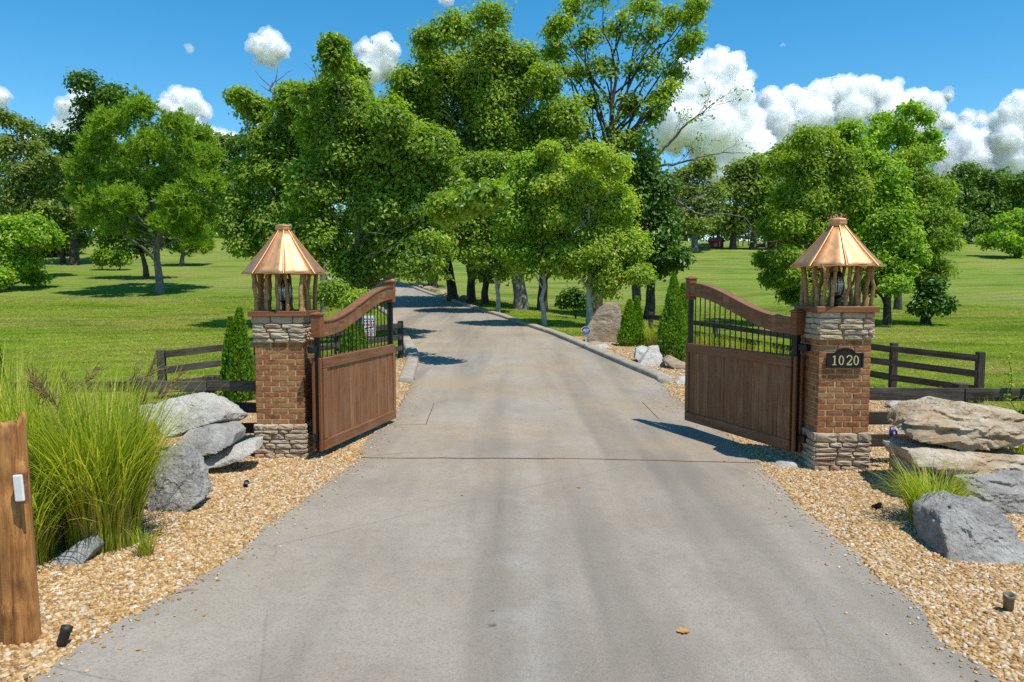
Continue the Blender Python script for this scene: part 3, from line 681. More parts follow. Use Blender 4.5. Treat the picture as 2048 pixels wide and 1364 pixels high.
out_ = plaque_outline(1.0); inn = [(x * .925, z * .90 + .001) for x, z in out_]
extrude_poly('back_plate', inn, .016, M['black'], plaque); extrude_poly('raised_border', out_, .026, M['black'], plaque, hole=inn)
zc0, hh = -.022, .056
dg = [(-.125, '1'), (-.046, '0'), (.046, '2'), (.125, '0')]
for x, d in dg:
    y = (0, -.014, 0)
    if d == '0': extrude_poly('digit', ell(x, zc0, .031, hh), .012, M['gold'], plaque, y, hole=ell(x, zc0, .0165, hh * .86))
    elif d == '1':
        pts = [(x - .024, zc0 - hh), (x + .024, zc0 - hh), (x + .024, zc0 - hh + .008), (x + .009, zc0 - hh + .013), (x + .009, zc0 + hh), (x + .003, zc0 + hh), (x - .022, zc0 + hh - .016), (x - .020, zc0 + hh - .022), (x - .006, zc0 + hh - .018), (x - .006, zc0 - hh + .013), (x - .024, zc0 - hh + .008)]
        extrude_poly('digit', pts, .012, M['gold'], plaque, y)
    else:
        arc = [(x + .027 * math.cos(t), zc0 + hh - .030 + .030 * math.sin(t)) for t in np.linspace(math.pi * .97, -.45, 14)]
        st = arc + [(x + .012, zc0 - .005), (x - .008, zc0 - .030), (x - .026, zc0 - hh + .008)]
        extrude_poly('digit', stroke(st, [.013] * 3 + [.011] * 5 + [.015] * 4 + [.014] * 2 + [.012, .011, .010]), .012, M['gold'], plaque, y)
        extrude_poly('digit_foot', [(x - .030, zc0 - hh), (x + .028, zc0 - hh), (x + .033, zc0 - hh + .024), (x + .029, zc0 - hh + .024), (x + .020, zc0 - hh + .013), (x - .028, zc0 - hh + .013)], .013, M['gold'], plaque, y)

# ------------------------------------------------------------------ the double gate
def gate(hinge, ang, zb, L, label, seed, hinge_side):
    r = np.random.default_rng(seed); root = tag(empty('driveway_gate', (hinge[0], hinge[1], zb), ang), label, 'gate', 'open leaves of the driveway gate'); W = M['gate']
    def rail_z(s): return 1.53 + .425 * smooth01(np.clip((s - .08) / .86, 0, 1))       # centre line of the swept top rail
    for x, top in ((.045, 1.47), (L - .045, 1.87)):                                  # steel end posts
        box('steel_post', root, (.062, .062, top - .0), (x, 0, top / 2), M['black'], bev=.004)
    for z in (.065, 1.12): box('steel_rail', root, (L - .16, .045, .045), (L / 2, 0, z), M['black'], bev=.003)
    n = 18
    for k in range(n):
        x = .045 + (L - .09) * (k + 1) / (n + 1); zt = float(rail_z(x / L)); V, F = lathe([(.0085, 1.142), (.0085, zt)], 8); link('bar', npmesh('bar', V, F, True), M['black'], root, (x, 0, 0))
    # planked lower panel, both faces
    for side in (-1, 1):
        y0 = side * .043
        board('panel_top_rail', root, (.075, y0, 1.10), (L - .005, y0, 1.10), .135, .038, W)
        board('panel_bottom_rail', root, (.075, y0, .068), (L - .005, y0, .068), .136, .038, W)
        board('panel_stile', root, (.128, y0 + side * .002, .14), (.128, y0 + side * .002, 1.028), .10, .038, W, up=(1, 0, 0))
        board('panel_stile', root, (L - .05, y0 + side * .002, .14), (L - .05, y0 + side * .002, 1.028), .088, .038, W, up=(1, 0, 0))
        x = .182; x1 = L - .098; k = 0
        ws = r.uniform(.8, 1.25, 13); ws = ws / ws.sum() * (x1 - x)
        for w in ws:
            board('plank', root, (x + w / 2, side * (.031 + r.uniform(0, .003)), .12), (x + w / 2, side * (.031 + r.uniform(0, .003)), 1.045), w - .005, .022, W, up=(1, 0, 0), bev=.003); x += w
        for (bx, bz) in [(.11, .05), (.11, 1.12), (L - .04, .05), (L - .04, 1.12)] + [(.55 + q * .62, 1.125) for q in range(3)]:
            V, F = lathe([(.008, 0), (.007, .004), (0, .005)], 8); o = link('bolt', npmesh('bolt', V, F, True), M['iron'], root, (bx, y0 + side * .0185, bz)); o.rotation_euler = (-side * math.pi / 2, 0, 0)
    # swept top rail: short cladding boards on both faces over a core, and a bent cap
    seg = 16; xs_ = np.linspace(.10, L - .085, seg + 1)
    for side in (-1, 1):
        for k in range(seg):
            a, b = xs_[k] + .0012, xs_[k + 1] - .0012; V = []
            th = .020 + r.uniform(0, .002)
            for x in np.linspace(a, b, 3):
                zc_ = float(rail_z(x / L))
                for yy in (side * .035, side * (.035 + th)):
                    for zz in (zc_ - .093, zc_ + .087): V.append((x, yy, zz))
            Fq = []
            for q in range(2):
                o = q * 4; Fq += [(o + 2, o + 3, o + 7, o + 6), (o, o + 4, o + 5, o + 1), (o + 1, o + 5, o + 7, o + 3), (o, o + 2, o + 6, o + 4)]
            Fq += [(0, 1, 3, 2), (8, 10, 11, 9)]
            bm = bmesh.new(); bv = [bm.verts.new(v) for v in V]
            for f in Fq: bm.faces.new([bv[i] for i in f])
            link('rail_board', bmesh_to('rail_board', bm), W, root)
    def swept(name, y, z0, z1, mat, n=40):
        V = []; xs2 = np.linspace(.10, L - .085, n)
        for x in xs2:
            zc_ = float(rail_z(x / L)); V += [(x, -y, zc_ + z0), (x, y, zc_ + z0), (x, y, zc_ + z1), (x, -y, zc_ + z1)]
        Fq = [(k * 4 + a, k * 4 + (a + 1) % 4, k * 4 + 4 + (a + 1) % 4, k * 4 + 4 + a) for k in range(n - 1) for a in range(4)] + [(0, 1, 2, 3), tuple((n - 1) * 4 + a for a in range(4))]
        bm = bmesh.new(); bv = [bm.verts.new(v) for v in V]
        for f in Fq: bm.faces.new([bv[i] for i in f])
        link(name, bmesh_to(name, bm), mat, root)
    swept('rail_core', .034, -.098, .084, M['black']); swept('rail_cap', .068, .0875, .105, M['fence'] if False else W)
    for x, z0, z1 in ((.045, 1.425, 1.70), (L - .04, 1.815, 2.12)):
        o = box('end_block', root, (.105, .13, z1 - z0), (x, 0, (z0 + z1) / 2), M['gatered'], bev=.006)
        V = [(-.062, -.075, 0), (.062, -.075, 0), (.062, .075, 0), (-.062, .075, 0), (-.062, -.075, .014), (.062, -.075, .014), (.062, .075, .014), (-.062, .075, .014), (0, 0, .048)]
        link('block_cap', pymesh('block_cap', V, [(0, 3, 2, 1), (0, 1, 5, 4), (1, 2, 6, 5), (2, 3, 7, 6), (3, 0, 4, 7), (4, 5, 8), (5, 6, 8), (6, 7, 8), (7, 4, 8)]), M['gatered'], root, (x, 0, z1 + .001))
    for z in (.18, 1.28):
        box('hinge', root, (.15, .07, .085), (-.055, hinge_side * .02, z), M['black'], bev=.008)
    board('edge_board', root, (.012, -.043, .0), (.012, -.043, 1.17), .045, .036, M['gatered'], up=(1, 0, 0)); board('edge_board', root, (.012, .043, .0), (.012, .043, 1.17), .045, .036, M['gatered'], up=(1, 0, 0))
    return root
gate((-2.425, 9.56), math.atan2(2.54, .56), .107, 2.56, 'open wooden gate leaf hung on the pillar without a plaque', 3, 1)
gate((3.46, 9.30), math.atan2(2.25, -.78), .155, 2.45, 'open wooden gate leaf hung on the pillar bearing the number', 4, -1)

# ------------------------------------------------------------------ rail fences
def fence(name, posts, heights, rails, rw, label, mat=None, face=-1, post_w=.135, seed=0, ends=None, posth=1.0):
    """posts: list of (x,y); rails: heights above ground; one board per bay"""
    mat = mat or M['fence']; r = np.random.default_rng(seed); p0 = posts[0]; root = tag(empty(name, (p0[0], p0[1], gz(*p0))), label, 'fence'); o0 = Vector(root.location)
    chain = list(posts)
    if ends: chain = [ends[0]] * (ends[0] is not None) + chain + [ends[1]] * (ends[1] is not None)
    for (x, y) in posts:
        z = gz(x, y); h = posth + r.uniform(-.02, .03)
        o = board('post', root, Vector((x, y, z - .25)) - o0, Vector((x + r.normal(0, .008), y, z + h)) - o0, post_w, post_w, mat, up=(0, 1, 0), bev=.012)
    for k in range(len(chain) - 1):
        a, b = chain[k], chain[k + 1]; d = unit(np.array([b[0] - a[0], b[1] - a[1]])); nrm = np.array([d[1], -d[0]]) * face * (post_w / 2 + .018)
        for hgt in rails:
            za, zb = gz(*a) + hgt + r.uniform(-.012, .012), gz(*b) + hgt + r.uniform(-.012, .012)
            g = .004
            board('rail', root, Vector((a[0] + nrm[0] + d[0] * g, a[1] + nrm[1] + d[1] * g, za)) - o0, Vector((b[0] + nrm[0] - d[0] * g, b[1] + nrm[1] - d[1] * g, zb)) - o0, rw + r.uniform(-.006, .006), .034, mat)
    return root
fence('rail_fence', [(-3.95, 10.05), (-4.85, 10.05), (-7.1, 10.05)], None, (.32, .60, .875), .135, 'weathered three-rail fence running from the pillar behind stacked rocks into reed grass', seed=1, ends=((-3.2, 10.05), (-9.4, 10.05)), face=-1)
fence('rail_fence', [(5.45, 9.36), (7.9, 9.36)], None, (.30, .585, .87), .155, 'weathered three-rail fence running from the numbered pillar behind layered boulders', seed=2, ends=((4.18, 9.36), (10.4, 9.36)), face=1)
fence('rail_fence', [(-6.75, 14.9), (-5.5, 16.7), (-4.2, 18.6), (-2.95, 20.5)], None, (.28, .58, .88), .135, 'dark rail fence angling from the lawn corner to the drive behind the arborvitae pair', seed=3, face=1, posth=.99)
fence('rail_fence', [(9.1, 15.0), (8.2, 16.6), (6.95, 19.0), (5.65, 21.5), (4.3, 24.0)], None, (.28, .58, .88), .135, 'dark rail fence angling across the lawn behind the numbered pillar', seed=4, face=-1, posth=.99)

# ------------------------------------------------------------------ rocks
ICO = {}
def ico(n):
    if n not in ICO:
        bm = bmesh.new(); bmesh.ops.create_icosphere(bm, subdivisions=n, radius=1); bm.verts.ensure_lookup_table()
        ICO[n] = (unit(np.array([v.co[:] for v in bm.verts])), np.array([[v.index for v in f.verts] for f in bm.faces])); bm.free()
    return ICO[n]
def hull_planes(pts):
    bm = bmesh.new(); vs_ = [bm.verts.new(tuple(map(float, p))) for p in pts]; bmesh.ops.convex_hull(bm, input=vs_); bm.normal_update()
    c = np.mean(pts, axis=0); out = []
    for f in bm.faces:
        n = np.array(f.normal[:]); d = float(n @ np.array(f.verts[0].co[:]))
        if n @ c > d: n, d = -n, -d
        out.append((n, d))
    bm.free(); return np.array([o[0] for o in out]), np.array([o[1] for o in out]), c
def rock(label, outline, Y, thick, mat, seed=0, sub=5, rough=.06, strata=0., sfreq=14., lean=(0, 0), shrink=.93, bulge=.16, sharp=14., tilt=.75, name='rock', group='landscape rocks beside the drive', grain=2.6):
    """outline: photo silhouette at distance Y, thick: depth of the stone"""
    r = np.random.default_rng(seed); A = np.array([P(a, b, Y) for a, b in outline]); z0 = A[:, 2].min(); A = np.array([P(a, b, Y + tilt * (q[2] - z0)) for (a, b), q in zip(outline, A)]); c = A.mean(0); pts = [a + np.array([0, r.uniform(-.06, .06) * thick, 0]) for a in A]
    for a in A:
        q = c + (a - c) * shrink; pts.append(q + np.array([lean[0], thick * r.uniform(.85, 1.1), lean[1]]))
    for k in range(3):
        q = c + (A[r.integers(len(A))] - c) * r.uniform(.1, .45); pts.append(q - np.array([0, bulge * thick * r.uniform(.6, 1.), 0]))
    n, d, cc = hull_planes(np.array(pts)); D, Fc = ico(sub)
    den = D @ n.T; rr = np.where(den > 1e-4, (d - n @ cc)[None, :] / np.maximum(den, 1e-4), 1e9); k = -sharp
    m = rr.min(1); size = float(np.median(m)); rad = m - size * .008 * np.log(np.sum(np.exp(-np.clip((rr - m[:, None]) / (size * .02), 0, 40)), 1))
    Vv = cc + D * rad[:, None]; base = Vv.copy()
    f1 = fbm(base / size * 1.1 + seed * 3.1, 4, seed); rid = 1 - 2 * np.abs(fbm(base / size * grain * .8 + seed, 4, seed + 4)); fine = fbm(base / size * 7, 3, seed + 8)
    cell = np.floor(f1 * 4.5) / 4.5; grit = fbm(base / size * 15, 2, seed + 12); disp = rough * size * (f1 * .4 + cell * 1.1 + rid * .9 + fine * .4 + grit * .15)
    if strata:
        q = base * np.array([1.6, 1.6, sfreq]) + np.stack([0 * f1, 0 * f1, 1.6 * f1], 1); rl = 1 - 2 * np.abs(fbm(q + seed, 3, seed + 2)); disp = disp + strata * size * 1.6 * (rl - .6) * (.6 + .8 * np.clip(fbm(base / size * 1.3 + 5, 2, seed + 6) + .4, 0, 1))
    Vv = base + D * disp[:, None]
    root = np.array([cc[0], cc[1], Vv[:, 2].min()])
    o = link(name, npmesh(name, Vv - root, Fc, sub < 5), M[mat], None, tuple(root)); return tag(o, label, 'rock', group)
rock('large tilted grey slab topping the rock pile against the reed grass', [(298, 812), (345, 798), (398, 785), (414, 806), (452, 824), (446, 838), (398, 855), (335, 874), (312, 850), (300, 835)], 8.9, .55, 'rockpale', 3, 6, .06, .05, 9, lean=(.1, -.1), grain=3, tilt=.9)
rock('oval grey boulder wedged beneath the tilted slab', [(352, 888), (375, 862), (420, 850), (455, 853), (470, 868), (462, 890), (430, 908), (385, 912), (358, 904)], 8.7, .5, 'rockgrey', 8, 5, .035)
rock('long angular stone lying beside the pillar base under the oval boulder', [(400, 932), (420, 912), (485, 884), (512, 880), (512, 902), (485, 920), (440, 935), (410, 938)], 8.75, .35, 'rockpale', 12, 5, .04)
rock('upright mottled boulder standing in gravel at the edge of reed grass', [(300, 1022), (292, 985), (318, 925), (330, 905), (362, 898), (372, 925), (388, 960), (398, 1000), (370, 1022), (330, 1034)], 7.25, .38, 'rockgrey', 15, 6, .10, .05, 9, tilt=.4)
rock('flat pointed grey stone half sunk in gravel near the cedar post', [(78, 1156), (110, 1118), (160, 1082), (184, 1075), (188, 1100), (160, 1132), (120, 1152), (92, 1164)], 5.75, .22, 'rockgrey', 21, 5, .04)
rock('pale boulder at the picture edge behind the cedar post foot', [(-60, 1270), (-50, 1200), (-10, 1180), (12, 1196), (20, 1240), (12, 1276), (-20, 1290)], 4.95, .4, 'rockpale', 25, 5, .05)
rock('pale boulder half hidden behind the reed grass base', [(35, 1015), (40, 960), (80, 930), (130, 940), (140, 985), (110, 1030), (60, 1035)], 6.9, .4, 'rockpale', 27, 5, .05)
rock('grey stone showing behind reed grass plumes near the fence', [(235, 850), (245, 822), (280, 812), (305, 822), (305, 850), (270, 862)], 9.3, .35, 'rockpale', 29, 4, .05)
# layered boulders on the numbered pillar's side
rock('broad layered sandstone slab topping the boulder stack', [(1816, 868), (1822, 838), (1850, 824), (1905, 813), (1960, 828), (2010, 838), (2080, 840), (2120, 858), (2110, 885), (2040, 890), (1975, 898), (1930, 902), (1880, 884), (1838, 882)], 7.75, .75, 'rockwarm', 31, 6, .06, .15, 13, lean=(.1, .02), tilt=.55)
rock('brown overhanging middle slab of the layered boulder stack', [(1818, 902), (1850, 898), (1930, 910), (2010, 918), (2090, 918), (2110, 942), (2060, 960), (1985, 968), (1920, 958), (1862, 945), (1835, 930)], 7.55, .75, 'rockwarm', 33, 6, .06, .15, 14, tilt=.5)
rock('lowest grey slab of the layered boulder stack', [(1925, 960), (1985, 960), (2050, 948), (2110, 950), (2115, 1000), (2050, 1025), (1990, 1030), (1945, 1005)], 7.2, .8, 'rockgrey', 35, 6, .06, .10, 12, tilt=.5)
rock('shadowed brown stone under the layered boulder stack by the spigot', [(1832, 930), (1862, 930), (1900, 950), (1935, 990), (1915, 1012), (1860, 992), (1835, 962)], 7.9, .6, 'rockwarm', 36, 5, .05, .05, 14)
rock('big rough grey boulder in gravel before the layered stack', [(1884, 1034), (1912, 1018), (1960, 1010), (2000, 1028), (2040, 1075), (2075, 1120), (2080, 1185), (2020, 1180), (1960, 1158), (1905, 1130), (1892, 1085)], 5.75, .55, 'rockgrey', 38, 6, .10, .04, 9)
rock('flat pale stone in the gate shadow at the pillar foot', [(1553, 938), (1565, 926), (1590, 924), (1606, 932), (1600, 942), (1575, 945)], 9.05, .2, 'rockpale', 41, 4, .06)
rock('small pale stone behind the fence past the numbered pillar', [(1778, 812), (1783, 800), (1798, 800), (1812, 810), (1812, 817), (1790, 818)], 13.6, .2, 'rockpale', 43, 4, .06)
rock('tall tan standing stone beside the security sign', [(1172, 690), (1170, 662), (1180, 645), (1196, 640), (1197, 618), (1212, 612), (1216, 606), (1232, 605), (1243, 628), (1240, 660), (1238, 700), (1200, 702)], 24.2, .55, 'rocktan', 45, 5, .035, .03, 4, shrink=.9, bulge=.1, tilt=.12)
rock('low brown ledge stone at the foot of the standing stone', [(1172, 694), (1180, 682), (1236, 688), (1246, 702), (1236, 712), (1195, 706)], 23.4, .35, 'rocktan', 46, 4, .05)
rock('white rounded rock beside the kerb before the standing stone', [(1186, 702), (1192, 691), (1212, 688), (1226, 699), (1226, 709), (1200, 709)], 22.6, .35, 'rockpale', 47, 5, .06)
rock('pale peaked rock in gravel before the large arborvitae', [(1276, 736), (1290, 712), (1302, 694), (1316, 691), (1324, 712), (1333, 738), (1312, 744)], 18.9, .5, 'rockpale', 49, 5, .08)
rock('pale lumpy rock leaning behind the peaked rock', [(1270, 716), (1274, 697), (1288, 692), (1302, 698), (1300, 722), (1282, 726)], 19.4, .4, 'rockpale', 50, 5, .07)
rock('flat tan stone beneath the large arborvitae', [(1326, 722), (1340, 710), (1366, 724), (1384, 736), (1376, 742), (1345, 738)], 18.4, .4, 'rocktan', 51, 4, .05)
rock('white rock seen past the free end of the gate leaf', [(1350, 768), (1362, 756), (1382, 752), (1392, 764), (1385, 778), (1366, 776)], 16.2, .35, 'rockpale', 52, 4, .06)
rock('blue grey rock at the end of the short kerb', [(790, 722), (793, 710), (806, 706), (815, 711), (815, 720), (802, 725)], 20.4, .3, 'rockgrey', 53, 4, .06)

# rubble stones along the top of the drive
r = np.random.default_rng(77)
for k in range(14):
    t = k / 13; Y0 = 46 + 12 * t; X0 = float(dr(Y0)) + .55 + r.uniform(0, .7); w = r.uniform(.22, .5)
    D, Fc = ico(3); Vv = D * np.array([w, w * .8, w * .55]) * (1 + .25 * fbm(D * 1.5 + k * 5, 3, k))[:, None]
    tag(link('rubble_stone', npmesh('rubble_stone', Vv, Fc, False), M['rocktan'], None, (X0, Y0, gz(X0, Y0) + .1), (0, 0, r.uniform(0, 6))), 'rough tan stone in the far drive edging, ' + ['nearest', 'second nearest', 'third nearest', 'fourth nearest', 'fifth nearest', 'sixth nearest', 'seventh nearest', 'seventh farthest', 'sixth farthest', 'fifth farthest', 'fourth farthest', 'third farthest', 'second farthest', 'farthest'][k] + ' to the gate', 'rock', 'rough stones edging the far drive')

# ------------------------------------------------------------------ foliage helpers
def leaf_quads(C, n, spread, size, r, up=.6, out=None, droop=.25, narrow=.55, outw=.85):
    """n leaves round each cluster centre C; returns V,F (quads folded along the midrib)"""
    m = len(C) * n; c = np.repeat(C, n, 0); off = r.normal(0, 1, (m, 3)); off = unit(off) * (r.random((m, 1)) ** .5); pos = c + off * spread
    nr = r.normal(0, .6, (m, 3)) + np.array([0, 0, up]) + off * .35
    if out is not None: nr = nr + np.repeat(out, n, 0) * outw
    nr = unit(nr); d = r.normal(0, 1, (m, 3)) + off * .8; d[:, 2] -= droop; d = unit(d - nr * np.sum(d * nr, 1, keepdims=True)); s = np.cross(nr, d)
    L = (size * r.uniform(.65, 1.35, m))[:, None]; W = L * narrow; f = nr * L * .14
    V = np.stack([pos - d * L * .5, pos + s * W * .5 + f + d * L * .05, pos + d * L * .5, pos - s * W * .5 + f + d * L * .05], 1).reshape(-1, 3)
    return V, np.arange(m * 4).reshape(-1, 4)
def curve(p0, p1, r, bend=.12, n=6, lift=0.):
    p0, p1 = np.array(p0, float), np.array(p1, float); t = np.linspace(0, 1, n)[:, None]; L = np.linalg.norm(p1 - p0)
    b = r.normal(0, bend * L, 3); b[2] += lift * L; w = r.normal(0, .02 * L, (n, 3)) * np.sin(math.pi * t)
    return p0 * (1 - t) + p1 * t + b * (t * (1 - t)) * 2 + w
def tree(name, label, base, lobes, D, leaf, bark, tr=.18, lsize=.16, dens=1.0, cl=.5, per=26, seed=0, kind='leaf', fork=.45, thick=.8, up=.6, group=None, sparse=0., narrow=.6, lean=0., twigs=True, shell=.45, cat='tree'):
    """base: photo pixel of the trunk foot (or (x,y) world when D given as negative); lobes: (px,py,rpx) silhouette lumps at distance D"""
    r = np.random.default_rng(seed); k = FPX / D
    bx = (base[0] - CX) / FPX * D; B = np.array([bx, D, gz(bx, D) - .25]); root = tag(empty(name, tuple(B)), label, cat, group)
    Ls = [(P(l[0], l[1], D + (l[3] if len(l) > 3 else 0)), l[2] / FPX * (D + (l[3] if len(l) > 3 else 0))) for l in lobes]; cen = np.mean([p for (p, _), l in zip(Ls, lobes) if len(l) < 4], 0); half = max(abs(p[0] - cen[0]) + q for (p, q), l in zip(Ls, lobes) if len(l) < 4)
    clusters, outs, limbs = [], [], []; ztop = max(p[2] for p, _ in Ls); zlow = min(p[2] - q for p, q in Ls)
    # trunk
    fz = B[2] + (ztop - B[2]) * .9; nt = 14; t = np.linspace(0, 1, nt); tp = np.stack([B[0] + (cen[0] - B[0]) * t ** 1.6 + r.normal(0, .05, nt) * t * 3, B[1] + r.normal(0, .05, nt) * t * 3, B[2] + (fz - B[2]) * t], 1)
    flare = 1 + .35 * np.exp(-t * 20); limbs.append(tube(tp, tr * flare * np.maximum(.12, 1 - t * .92), 9))
    per = int(per * 1.1)
    for (p, q) in Ls:
        ny = max(1, int(round(thick * half / q * .55))) if half > q * 1.4 else 1
        if abs(p[1] - D) > 2: ny = 1
        ofs = [0.] if ny == 1 else list(np.linspace(-1, 1, min(ny, 3)) * thick * (half - q * .6) * max(.25, 1 - abs(p[0] - cen[0]) / half * .8))
        for oy in ofs:
            c = p + np.array([r.normal(0, .12 * q), oy, r.normal(0, .10 * q)]); qq = max(q * .6, (q - .35 * cl) * r.uniform(.92, 1.08))
            h = max(.06, min(.95, (c[2] - qq * .5 - B[2]) / (fz - B[2]) * r.uniform(.55, .85))); i = h * (nt - 1); i0 = int(i); s = tp[i0] + (tp[min(i0 + 1, nt - 1)] - tp[i0]) * (i - i0)
            rl = tr * (1 - h * .85) * (.5 if abs(p[1] - D) < 2 else .11); cv = curve(s, c, r, .06, 7, .10); limbs.append(tube(cv, np.linspace(rl, rl * .28, 7), 6))
            nsub = 9; sd = unit(r.normal(0, 1, (nsub, 3))); sd[:, 2] = np.where(sd[:, 2] < -.5, -sd[:, 2], sd[:, 2]); sq = qq * r.uniform(.34, .72, nsub); sc_ = c + sd * (qq - sq * .72)[:, None] * r.uniform(.5, 1.12, (nsub, 1)); nf = max(6, int(4 * math.pi * qq * qq * dens * .75 / (cl * cl))); fd = unit(r.normal(0, 1, (nf, 3))); cps, dds = [c + fd * qq * 1.02 * r.random((nf, 1)) ** .45], [fd]
            for u_ in range(nsub):
                nc = max(3, int(4 * math.pi * sq[u_] ** 2 * dens * 1.0 / (cl * cl))); d_ = unit(r.normal(0, 1, (nc, 3))); d_[:, 2] = np.where(d_[:, 2] < -.6, -d_[:, 2] * .4, d_[:, 2]); rad = shell + (1 - shell) * r.random((nc, 1)) ** .6
                st_ = np.array([r.uniform(.8, 1.2), r.uniform(.8, 1.2), r.uniform(.75, 1.25)]); q_ = sc_[u_] + d_ * rad * sq[u_] * st_ * (1 + .40 * fbm(d_ * 2.6 + seed + u_ * 3.7 + oy, 3, seed)[:, None]); cps.append(q_); dds.append(unit(d_ + sd[u_] * .5))
            cp, dd = np.concatenate(cps), np.concatenate(dds); keep = r.random(len(cp)) > sparse; cp, dd = cp[keep], dd[keep]; ok = cp[:, 2] > ground(cp[:, 0], cp[:, 1]) + .12; cp, dd = cp[ok], dd[ok]
            clusters.append(cp); outs.append(dd)
            if twigs:
                for e in cp[:: max(1, int(len(cp) / 22))]: limbs.append(tube(curve(c, e, r, .08, 4), np.linspace(max(.012, rl * .26), .006 + .0012 * D * .1, 4), 4))
    C = np.concatenate(clusters); O = np.concatenate(outs)
    if kind == 'leaf': V, F = leaf_quads(C, per, cl * np.array([1.2, 1.2, .75]), lsize * 1.08, r, up, O, narrow=narrow)
    else:
        m = len(C) * per; c = np.repeat(C, per, 0); ax = unit(O * .7 + np.array([0, 0, .75]) + r.normal(0, .25, O.shape)); a = np.repeat(ax, per, 0)
        j = r.normal(0, cl * .42, (len(C), 3, 3)); c = c + j[np.repeat(np.arange(len(C)), per), r.integers(0, 3, m)]
        d = unit(a * .75 + r.normal(0, .62, (m, 3))); s = unit(np.cross(d, r.normal(0, 1, (m, 3)))); L = (lsize * r.uniform(.7, 1.3, m))[:, None]
        V = np.stack([c - s * L * narrow * .5, c + s * L * narrow * .5, c + d * L], 1).reshape(-1, 3); F = np.arange(m * 3).reshape(-1, 3)
    link('crown', npmesh('crown', V - B, F), M[leaf], root)
    Vt, Ft = merge(limbs); link('trunk', npmesh('trunk', Vt - B, Ft, True), M[bark], root)
    return root
TREES_DONE = True

# ------------------------------------------------------------------ trees
GD, GL, GRT = 'trees along the drive', 'trees on the rising lawn', 'trees beyond the numbered pillar'
# young maples along the drive
tree('maple_tree', 'young yellow-green maple with forked pale trunk nearest the standing stone', (1179, 648), [(1180, 325, 32), (1120, 345, 38), (1225, 350, 32), (1085, 375, 32), (1155, 400, 62), (1235, 425, 50), (1110, 440, 52), (1190, 490, 68), (1255, 495, 42), (1275, 548, 28), (1130, 520, 48), (1205, 560, 40), (1095, 310, 16)], 30, 'yellowgreen', 'barkpale', .15, .13, 1.0, .40, 34, 1, group=GD, thick=.7)
tree('maple_tree', 'young yellow-green maple with straight pale trunk beside the kerb', (1089, 652), [(1060, 335, 36), (1100, 330, 26), (1030, 380, 40), (1075, 400, 48), (1045, 455, 48), (1090, 470, 45), (1060, 525, 42), (1105, 530, 32), (1022, 510, 32)], 30.2, 'bright', 'barkpale', .11, .14, 1.0, .42, 34, 2, group=GD, thick=.7)
tree('maple_tree', 'slender pale-trunked maple third along the kerb', (998, 623), [(960, 345, 40), (1000, 330, 36), (930, 400, 40), (980, 410, 50), (945, 460, 44), (1000, 480, 48), (960, 515, 38), (1012, 535, 28), (910, 470, 34)], 37, 'maple', 'barkpale', .12, .155, 1.0, .48, 32, 3, group=GD, thick=.7)
# big maples left of the drive
tree('maple_tree', 'large dense maple overhanging the gate on the lawn side of the drive', (712, 640), [(689, 122, 16), (690, 152, 30), (686, 195, 50), (720, 240, 60), (650, 270, 62), (770, 300, 66), (690, 340, 80), (820, 350, 62), (620, 390, 66), (740, 430, 86), (840, 430, 66), (660, 480, 70), (790, 510, 62), (715, 545, 55), (865, 500, 40), (690, 590, 30), (735, 600, 28), (600, 470, 50), (640, 215, 34), (800, 255, 45), (985, 395, 28, -7.5), (945, 402, 34, -7), (905, 420, 38, -6), (870, 300, 46), (895, 380, 52), (850, 545, 40)], 26, 'maple', 'barkgrey', .2, .135, 1.0, .42, 36, 4, group=GD, thick=.62)
tree('maple_tree', 'spreading maple with several peaks behind the unnumbered lantern', (565, 625), [(500, 208, 16), (512, 230, 30), (592, 200, 16), (588, 222, 28), (580, 255, 44), (535, 290, 48), (620, 290, 46), (505, 350, 44), (570, 365, 66), (480, 410, 34), (530, 440, 56), (470, 460, 36), (600, 440, 60), (500, 490, 34), (560, 500, 44)], 31, 'maple', 'barkgrey', .2, .15, 1.0, .46, 32, 5, group=GD, thick=.62)
# the tall old trees behind the drive
tree('oak_tree', 'broad rounded giant tree rising above the middle of the drive', (1042, 626), [(862, 110, 26), (925, 100, 38), (985, 82, 32), (955, 120, 60), (885, 150, 55), (1025, 125, 52), (835, 195, 50), (950, 200, 75), (1045, 200, 60), (870, 250, 65), (1090, 175, 34), (985, 275, 75), (1085, 260, 56), (905, 320, 66), (1040, 340, 62), (825, 285, 46), (800, 235, 34), (795, 320, 40), (1125, 250, 46), (1120, 320, 50)], 40, 'oak', 'barkgrey', .36, .185, 1.0, .66, 31, 6, group=GD, thick=.65)
tree('oak_tree', 'dark-trunked old tree left of the pale maples along the kerb', (906, 602), [(830, 330, 50), (880, 350, 55), (820, 400, 50), (880, 420, 62), (840, 470, 46), (905, 480, 44), (800, 450, 40), (860, 525, 24), (930, 380, 50)], 45, 'oak', 'barkdark', .32, .24, .9, .8, 22, 7, group=GD, thick=.7)
tree('oak_tree', 'leaning dark-trunked tree between two others on the kerb bank', (943, 605), [(930, 330, 45), (960, 390, 50), (925, 430, 46), (970, 460, 46), (945, 510, 24)], 44, 'oak', 'barkdark', .27, .24, .8, .8, 22, 8, group=GD)
tree('oak_tree', 'thin dark-trunked tree just behind the slender pale maple', (970, 611), [(985, 380, 46), (965, 440, 42), (1000, 500, 40), (975, 545, 20)], 42.5, 'oak', 'barkdark', .22, .24, .8, .8, 22, 9, group=GD)
tree('oak_tree', 'dark tree standing in shade behind the straight pale maple', (1085, 618), [(1060, 330, 50), (1110, 370, 54), (1070, 430, 56), (1130, 450, 50), (1085, 500, 45), (1140, 520, 36)], 40.5, 'darkleaf', 'barkdark', .3, .24, .85, .8, 22, 10, group=GD)
